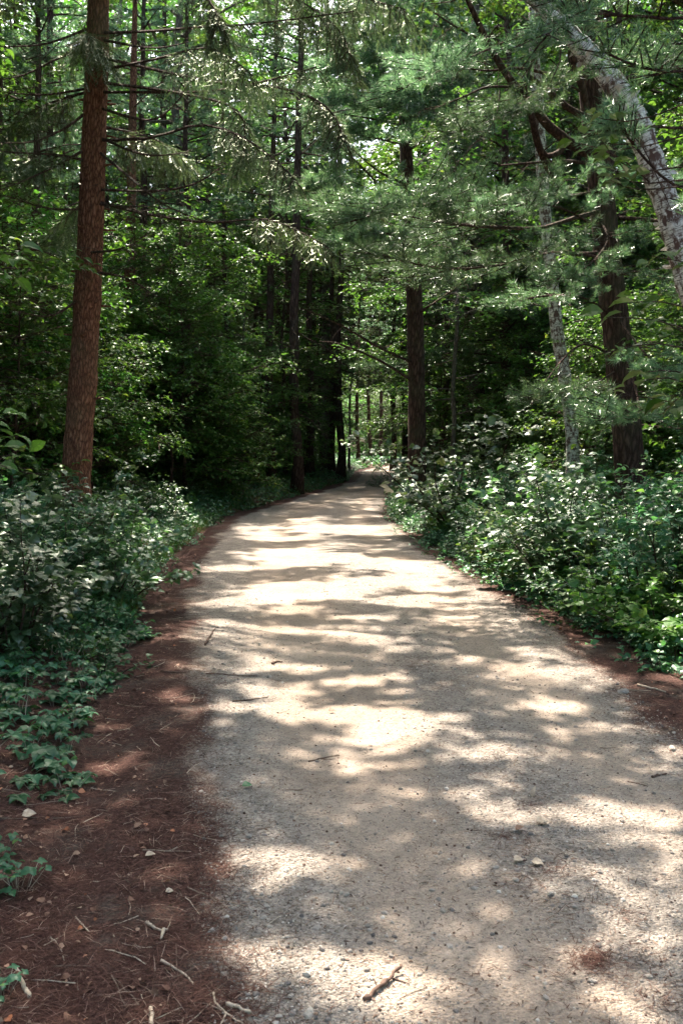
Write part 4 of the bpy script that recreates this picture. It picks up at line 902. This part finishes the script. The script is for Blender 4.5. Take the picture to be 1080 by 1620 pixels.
for (px, py, D, sc, lb) in [(12, 700, 7.2, .95, 'tallest bush at the left frame edge beside the big spruce'), (80, 730, 9.6, .85, 'pointed-leaved bush in front of the big spruce trunk'), (170, 760, 9.5, .85, 'bush directly right of the big spruce base'), (125, 740, 11.6, .95, 'bush hiding the foot of the big spruce trunk'), (40, 740, 9.8, .95, 'bush left of the foot of the big spruce'),
                            (900, 740, 10.5, 1.15, 'sunlit shrub with pale leaf tops below the slender birch'), (1050, 740, 9, 1.1, 'leafy shrub at the right frame edge below the big dark pine'), (730, 690, 17, 1.6, 'taller bright green shrub right of the central pine')]:
    x = P(px, py, D)[0]; plant(SHR, 'shrub', x, D, lb, 'shrub', None, sc, mark=False)
random.seed(20); c = 0; mine = []
while c < 120:
    y = 4.4 + 4.3 * random.random(); x = greenL(y) + .04 - 1.3 * random.random() ** 1.2
    if any((x - a) ** 2 + (y - b) ** 2 < .10 ** 2 for a, b in mine): continue
    mine.append((x, y)); plant(CRP[1:], 'creeper_plant', x, y, 'low creeper with five-part bluish leaves on the left verge', 'creeper', 'creepers on the left verge', random.uniform(.8, 1.35), -.01, False); c += 1
for px, py, k, sc, lb in [(30, 1405, 0, 1.0, 'bright green sprig alone in the brown litter near the lower left'), (2, 1350, 0, .8, 'small sprig at the left edge above the lone bright sprig'), (3, 1565, 0, .7, 'tiny sprig at the left edge in the bottom corner'), (95, 1110, 2, 1.0, 'creeper with one sunlit white leaf at the left verge tip'),
                         (1060, 1068, 2, 1.1, 'small bright green plant at the tip of the right thicket'), (110, 1130, 1, .8, 'small yellow-green creeper below the sunlit white leaf')]:
    g = G(px, py); plant(CRP, 'sprig', g[0], g[1], lb, 'plant', None, sc, -.005, False, k)
plant(SHM, 'lane_sprig', P(597, 770, 36)[0], 36.0, 'small leafy sprig leaning over the far lane before the bend', 'plant', None, .75, 0, False, 0)

# ================================================================ ADDED CANOPY OVER THE LANE (unseen trees, leaves placed to shape its dapple)
LIT = [(440, 1362, 95, 26), (350, 1368, 40, 20), (450, 1512, 120, 34), (645, 1548, 105, 40), (600, 1500, 60, 20), (560, 1592, 60, 22), (985, 1500, 85, 40), (1030, 1445, 60, 45), (1020, 1290, 120, 30), (915, 1385, 75, 22), (770, 1272, 70, 18), (830, 1300, 50, 14), (1050, 1350, 60, 30), (1010, 1590, 50, 24),
       (615, 1148, 85, 34), (570, 1205, 55, 12), (655, 1250, 42, 9), (780, 1232, 45, 12), (810, 1190, 85, 15), (850, 1066, 105, 22), (880, 1116, 80, 14), (970, 1150, 80, 14), (965, 1182, 45, 9), (1050, 1190, 50, 22), (700, 1130, 40, 10), (740, 1160, 40, 10),
       (265, 1102, 50, 9), (290, 1045, 38, 11), (385, 1050, 95, 13), (450, 1090, 65, 17), (350, 1122, 60, 9), (485, 1125, 70, 20), (530, 1192, 38, 13), (350, 1232, 45, 6), (200, 1205, 40, 12), (170, 1275, 25, 6), (200, 1160, 30, 6), (560, 1075, 60, 10),
       (430, 1003, 110, 15), (350, 950, 75, 11), (480, 932, 130, 18), (520, 882, 150, 17), (240, 962, 40, 9), (380, 897, 60, 7), (600, 868, 120, 15), (600, 918, 110, 10), (655, 950, 75, 10), (590, 975, 60, 6), (700, 995, 80, 11), (770, 975, 60, 9), (850, 1020, 60, 9), (690, 890, 60, 10), (470, 962, 60, 7), (380, 1020, 60, 6), (330, 985, 40, 6),
       (450, 850, 80, 4), (560, 842, 70, 3), (480, 832, 60, 3), (440, 868, 50, 4), (700, 930, 60, 6), (760, 950, 50, 7), (620, 1010, 30, 5), (930, 1075, 40, 14)]
LITW = [(1.5, 13.2, 1.5, 1.7), (2.3, 12.3, 1.1, 1.6), (3.1, 9.6, .9, 1.2), (.2, 18.5, 1.4, 1.2), (1.9, 13.5, .55, 1.3), (2.5, 11.6, .6, .9), (3.1, 9.9, .6, .9), (2.35, 8.6, .3, .5), (3.0, 12.8, .5, .8), (4.2, 11, .5, .6), (2.7, 7.4, .3, .35), (-2.75, 12, .28, .6), (-2.9, 15, .25, .8), (-1.72, 6.7, .09, .15), (-2.3, 8.1, .15, .25), (2.2, 16.5, .4, .8), (3.6, 8.3, .4, .5), (-1.2, 8.4, .5, .5), (.0, 8.0, .6, .75), (.6, 7.3, .5, .5), (-.45, 7.3, .45, .4), (1.7, 9.2, .9, .7), (3.0, 10.6, .5, .5), (2.6, 9.2, .5, .8), (1.75, 15, .5, .8), (3.4, 7.6, .5, .6)]
def lit_f(X, Y):
    px, py = to_px(X, Y); wx = (fbm(X * 5, Y * 5, 3) - .5); wy = (fbm(X * 5 + 50, Y * 5, 3) - .5)
    lit = np.zeros(X.shape, bool); road_ = (X > roadL(Y) - 1.4) & (X < roadR(Y) + .5)
    for cx, cy_, rx, ry in LIT:
        if cy_ > 1200: rx *= 1.12; ry *= 1.18
        lit |= (((px - cx) / (rx * 1.04) + wx * 1.3) ** 2 + ((py - cy_) / (ry * 1.0) + wy * 1.3) ** 2 < 1) & road_
    for cx, cy_, rx, ry in LITW:
        lit |= ((X - cx) / rx + wx * 1.2) ** 2 + ((Y - cy_) / ry + wy * 1.2) ** 2 < 1
    f = fbm(X * 2.4 + 7, Y * 1.7 + 3, 3)
    lit |= (X > 1.3) & (Y > 6.5) & (Y < 17) & (f > .44)
    lit |= (~road_) & (f > np.where(X > 0, .48, .56))
    lit |= (Y > 17) & (fbm(X * 1.3 + 7, Y * 1.0 + 3, 3) > .40)
    return lit
added_canopy = [(-6.5, 8), (-8.2, 17), (-10.5, 27), (5.9, 8.5), (8.0, 18.5), (11, 28)]  # unseen trees added to carry the sun-blocking leaves
CL = ['off-frame left tree whose boughs shade the near lane', 'off-frame left tree whose boughs shade the middle lane', 'off-frame left tree whose boughs shade the far lane', 'off-frame right tree whose boughs shade the near lane', 'off-frame right tree whose boughs shade the middle lane', 'off-frame right tree whose boughs shade the far lane']
pts = []
for x0, x1, sp_, ls in ((-3.4, 4.4, .095, .165), (-10, -3.4, .17, .27), (4.4, 10, .17, .27)):
    X, Y = np.meshgrid(np.arange(x0, x1, sp_), np.arange(.6, 23, sp_)); X = X.ravel(); Y = Y.ravel()
    for rep in range(3):
        x = X + (rng.random(X.shape) - .5) * sp_; y = Y + (rng.random(X.shape) - .5) * sp_; k = ~lit_f(x, y)
        x, y = x[k], y[k]; h = np.maximum(8.2, 2.9 + .62 * y) + 2.6 * fbm(x * .5 + 3 * rep, y * .5, 2) + rng.random(len(x)) * .5
        pts.append(np.stack([x - DX * h, y - DY * h, h, np.full(len(x), ls)], -1))  # each leaf sits sunward of a ground point meant to be shaded
pts = np.concatenate(pts); tc = np.array(added_canopy, float)
own = np.argmin(np.hypot(pts[:, None, 0] - tc[None, :, 0] * .75, pts[:, None, 1] - tc[None, :, 1]), axis=1)
print('canopy leaves', len(pts))
for i, (tx, ty) in enumerate(added_canopy):
    q_ = pts[own == i]; rt, bs = root_at((tx, ty), 'broadleaf_tree', CL[i], 'tree', None)
    tr = MB(); H = 17 + i % 3; tp = trunk_path(H, .01) + np.array([tx, ty, 0]); tr.tube(tp, trunk_rad(H, .2), 12, rough=.05)
    br = MB(); br.tube(tp[1:], trunk_rad(H, .2)[1:] * .5, 6); sel = q_[rng.integers(0, len(q_), 60)]
    for s_ in sel:
        a = along(tp, max(.2, min(.9, (s_[2] - 1.5) / H))); m = (a + s_[:3]) / 2 + [0, 0, .5]; qq = smooth(np.array([a, m, s_[:3]]), 8); br.tube(qq, np.linspace(.03, .006, 8), 4, False)
    cw = MB(); n = len(q_); nr = S + rng.normal(size=(n, 3)) * .35; cw.scatter(SLEAF, q_[:, :3], rng.normal(size=(n, 3)) * [1, 1, .3], nr, q_[:, 3] * (.8 + .4 * rng.random(n)))
    child(rt, bs, 'trunk', tr, 'bark_dark', True); child(rt, bs, 'branches', br, 'bark_dark'); child(rt, bs, 'crown', cw, 'maple')

# ================================================================ SMALL THINGS LYING ON THE LANE
def ground_pts(pxs, lift):
    o = []
    for i, (px, py) in enumerate(pxs):
        g = G(px, py); o.append([g[0], g[1], float(surf(*g)) + (lift[i] if hasattr(lift, '__len__') else lift)])
    return np.array(o)
def stick_thing(pxs, r0, name, label, cat, mat, group=None, lift=None, arms=(), r1=None, flat=1.0):
    q = ground_pts(pxs, r0 if lift is None else lift); q = smooth(q, max(9, 3 * len(q))); q[1:-1] += rng.normal(size=q[1:-1].shape) * r0 * .25
    mb = MB(); mb.tube(q, np.linspace(r0, r1 if r1 is not None else r0 * .5, len(q)) * (1 + .1 * rng.normal(size=len(q))), 8, rough=.15)
    for a, ra in arms:
        qa = smooth(ground_pts(a, ra * 1.2), 7); mb.tube(qa, np.linspace(ra, ra * .4, 7), 6, rough=.12)
    c = q.mean(0); mb.v = [v - c for v in mb.v]; o = obj(name, mb.mesh(name, M[mat], True), None, tuple(c)); tag(o, label, cat, group)
stick_thing([(575, 1578), (592, 1566), (610, 1552), (622, 1540), (634, 1529)], .0085, 'broken_stick', 'dark broken stick with ragged bark in a sunlit patch at bottom centre', 'stick', 'darkwood', arms=[([(620, 1542), (634, 1545), (647, 1549)], .003)], lift=[.004, .01, .012, .016, .022])
stick_thing([(632, 1572), (652, 1562), (676, 1552)], .0015, 'thin_twig', 'thin twig right of the dark broken stick', 'twig', 'twig')
stick_thing([(233, 1458), (245, 1466), (257, 1471), (265, 1468)], .006, 'forked_stick', 'pale forked stick on the brown litter at lower left', 'stick', 'palewood', arms=[([(259, 1470), (257, 1478), (255, 1485)], .0075), ([(262, 1469), (268, 1460), (270, 1455)], .002)])
stick_thing([(255, 1517), (272, 1525), (290, 1535), (300, 1543), (305, 1553)], .0045, 'curved_twig', 'curved pale twig below the forked stick', 'twig', 'palewood')
stick_thing([(338, 1568), (342, 1585), (356, 1598), (372, 1612), (390, 1622)], .004, 'crooked_twig', 'crooked grey twig at the bottom edge where litter meets gravel', 'twig', 'palewood', arms=[([(358, 1600), (352, 1614), (345, 1626)], .0035), ([(356, 1598), (340, 1590), (326, 1584)], .003)])
stick_thing([(360, 1588), (378, 1594), (397, 1602)], .007, 'wood_chip', 'flat reddish wood chip beside the crooked grey twig', 'wood chip', 'palewood', r1=.004)
stick_thing([(239, 1590), (240, 1604), (240, 1626)], .006, 'stick_stub', 'short pale stick pointing at the viewer on the bottom edge', 'stick', 'palewood', r1=.007)
stick_thing([(26, 1522), (34, 1543), (42, 1558), (47, 1567)], .005, 'wood_splinter', 'tan wood splinter with a bright tip in the lower left corner', 'stick', 'palewood', r1=.007)
stick_thing([(297, 1400), (318, 1410), (345, 1421), (372, 1428), (392, 1432)], .003, 'long_twig', 'long thin brown twig lying from litter onto gravel at left', 'twig', 'twig', arms=[([(332, 1416), (350, 1428), (372, 1442)], .002), ([(332, 1416), (334, 1406), (332, 1398)], .002)])
stick_thing([(226, 1384), (240, 1376), (262, 1365)], .0035, 'short_twig', 'short brown twig above the long thin twig', 'twig', 'darkwood')
stick_thing([(80, 1475), (95, 1490), (102, 1510)], .0025, 'pale_grass_stalk', 'pale bent stalk near the lone bright sprig', 'stalk', 'palewood', arms=[([(70, 1488), (88, 1478), (103, 1470)], .002)])
stick_thing([(120, 1443), (128, 1452), (142, 1465)], .0035, 'grey_twig', 'short grey twig left of the forked stick', 'twig', 'palewood')
stick_thing([(164, 1455), (174, 1465), (181, 1478)], .0035, 'straight_twig', 'straight tan twig just left of the forked stick', 'twig', 'palewood')
stick_thing([(326, 1066), (352, 1067), (380, 1069), (407, 1070)], .005, 'dark_twig', 'long dark twig across a sunlit patch on the left of the lane', 'twig', 'darkwood')
stick_thing([(368, 1110), (395, 1107), (424, 1102)], .005, 'slanting_twig', 'dark slanting twig below the long dark twig', 'twig', 'darkwood')
stick_thing([(488, 1200), (510, 1195), (537, 1189)], .004, 'mid_lane_twig', 'thin dark twig in the middle of the lane below the pale round patch', 'twig', 'darkwood', arms=[([(505, 1196), (520, 1196), (530, 1194)], .002)])
stick_thing([(255, 1061), (275, 1064), (300, 1064)], .007, 'litter_stick', 'thick dark stick half in the litter on the left shoulder', 'stick', 'darkwood')
stick_thing([(1031, 1225), (1042, 1222), (1054, 1221)], .006, 'bark_stick', 'short thick dark stick right of the lane centre near the right edge', 'stick', 'darkwood')
stick_thing([(992, 1231), (1008, 1234), (1024, 1238)], .003, 'faint_twig', 'thin twig left of the short thick dark stick', 'twig', 'darkwood')
stick_thing([(1008, 1084), (1030, 1090), (1052, 1096)], .008, 'pale_stick', 'pale stick under the tip of the right thicket', 'stick', 'palewood')
stick_thing([(430, 1047), (438, 1044), (447, 1044)], .009, 'cone_scrap', 'small dark scrap in shade near the upper left of the lane', 'scrap', 'darkwood')
stick_thing([(325, 1022), (330, 1016), (336, 1011), (341, 1007)], .012, 'bark_curl', 'dark curl of bark standing up at the left of the lane', 'bark', 'darkwood', lift=[.01, .025, .05, .075], r1=.004)
def flake(px, py, size, name, label, cat, mat, up=.3, tm=LEAFW, d=(1, .4), nz=1.0, group=None):
    g = G(px, py); mb = MB(); mb.scatter(tm, [[0, 0, .2 * size]], [[d[0], d[1], up]], [[rng.normal() * .3, -.3, nz]], size, 1.1); v = mb.v[0]; b = v.copy(); b[:, 2] -= .0012
    mb.add(b, mb.f[0][:, ::-1]); o = obj(name, mb.mesh(name, M[mat]), None, (g[0], g[1], float(surf(*g)) + .004)); tag(o, label, cat, group)
flake(841, 1263, .05, 'curled_leaf', 'pale curled leaf standing upright right of the lane centre', 'leaf', 'palewood', 1.6, LEAFN, (.4, .2))
flake(848, 1303, .06, 'bleached_leaf', 'bleached flat leaf in sun below the curled upright leaf', 'leaf', 'palewood', .1)
flake(812, 1364, .045, 'dry_leaf', 'pale dry leaf among brown needles on the lane', 'leaf', 'palewood', .1)
flake(840, 1366, .045, 'dry_leaf', 'pale dry leaf right of another among brown needles', 'leaf', 'palewood', .05, d=(1, -.2))
flake(815, 1315, .04, 'rust_leaf', 'small rust-coloured curled leaf on the lane', 'leaf', 'deadleaf', .5)
flake(383, 1245, .05, 'green_leaf', 'single fallen green leaf on grey gravel at left', 'leaf', 'creeper', .1)
flake(520, 1124, .035, 'orange_leaf', 'small orange-brown leaf above the mid-lane twig', 'leaf', 'deadleaf', .5)
flake(230, 1355, .04, 'tan_leaf', 'tan leaf on the litter above the short brown twig', 'leaf', 'palewood', .2)
flake(262, 1410, .03, 'grey_leaf', 'small grey leaf on the litter below the short brown twig', 'leaf', 'palewood', .1)
flake(212, 1312, .035, 'red_leaf', 'reddish curled leaf high on the left litter', 'leaf', 'deadleaf', .6)
flake(35, 1290, .06, 'pale_bark_flake', 'pale flake of bark in the litter under the creepers', 'bark', 'palewood', .2)
def stone(px, py, r_, label, seed, mat='stone', name='stone'):
    g = G(px, py); v, f = blob(seed, 2, .28); v = v * r_ * np.array([1.15, .9, 1.0]); v += .12 * r_ * np.sin(v[:, [1, 2, 0]] / r_ * 3)
    mb = MB(); mb.add(v, f); o = obj(name, mb.mesh(name, M[mat], False), None, (g[0], g[1], float(surf(*g)) + r_ * .35)); o.rotation_euler = (0, 0, seed * 1.3); tag(o, label, 'stone')
stone(1063, 1184, .022, 'grey angular stone in sun near the right frame edge', 1)
for k, (px, py, r_, lb) in enumerate([(870, 1415, .014, 'pale stone at the lower end of the brown needle patch'), (815, 1395, .012, 'pale stone at the left of the brown needle patch'), (784, 1373, .011, 'round grey stone left of the pale dry leaves'), (700, 1436, .012, 'light round stone alone in shade below lane centre'),
                                     (936, 1551, .012, 'white stone beside the rusty needle clump at lower right'), (548, 1411, .013, 'small grey stone left of centre above the broken stick'), (393, 1320, .014, 'dark stone on grey gravel at left'), (417, 1451, .010, 'dark bluish pebble at the left sunlit patch'), (863, 1576, .010, 'grey pebble near the bottom right'), (683, 1402, .010, 'pale pebble above the light round stone'),
                                     (725, 1123, .013, 'dark stone right of the brightest round patch'), (1025, 1543, .011, 'dark pebble in sun at lower right'), (553, 1503, .009, 'dark pebble left of the broken stick'), (618, 1504, .009, 'grey pebble above the broken stick'), (908, 1435, .010, 'grey pebble right of the brown needle patch'), (414, 1412, .010, 'white pebble beside the long thin twig'),
                                     (985, 1095, .03, 'flat buried grey stone under the right thicket tip')]): stone(px, py, r_, lb, k + 3)
# a matted clump of rusty needles
g = G(942, 1518); mb = MB(); n = 420; a = rng.random(n) * 6.28; xx = rng.normal(size=n) * .07 * (1 + rng.random(n)); yy = rng.normal(size=n) * .05 * (1 + rng.random(n))
mb.scatter(strip(.03), np.stack([xx, yy, .003 + .012 * rng.random(n) * np.exp(-(xx ** 2 + yy ** 2) / .003)], -1), np.stack([np.cos(a), np.sin(a), rng.normal(size=n) * .2], -1), rng.normal(size=(n, 3)) * .4 + [0, 0, 1], .03 + .03 * rng.random(n))
tag(obj('needle_clump', mb.mesh('needle_clump', M['needle']), None, (g[0], g[1], float(surf(*g)))), 'rusty clump of pine needles in sun at lower right of the lane', 'needle clump', kind='stuff')
print('objects', len(bpy.data.objects), 'tris', sum(len(m.polygons) for m in bpy.data.meshes))
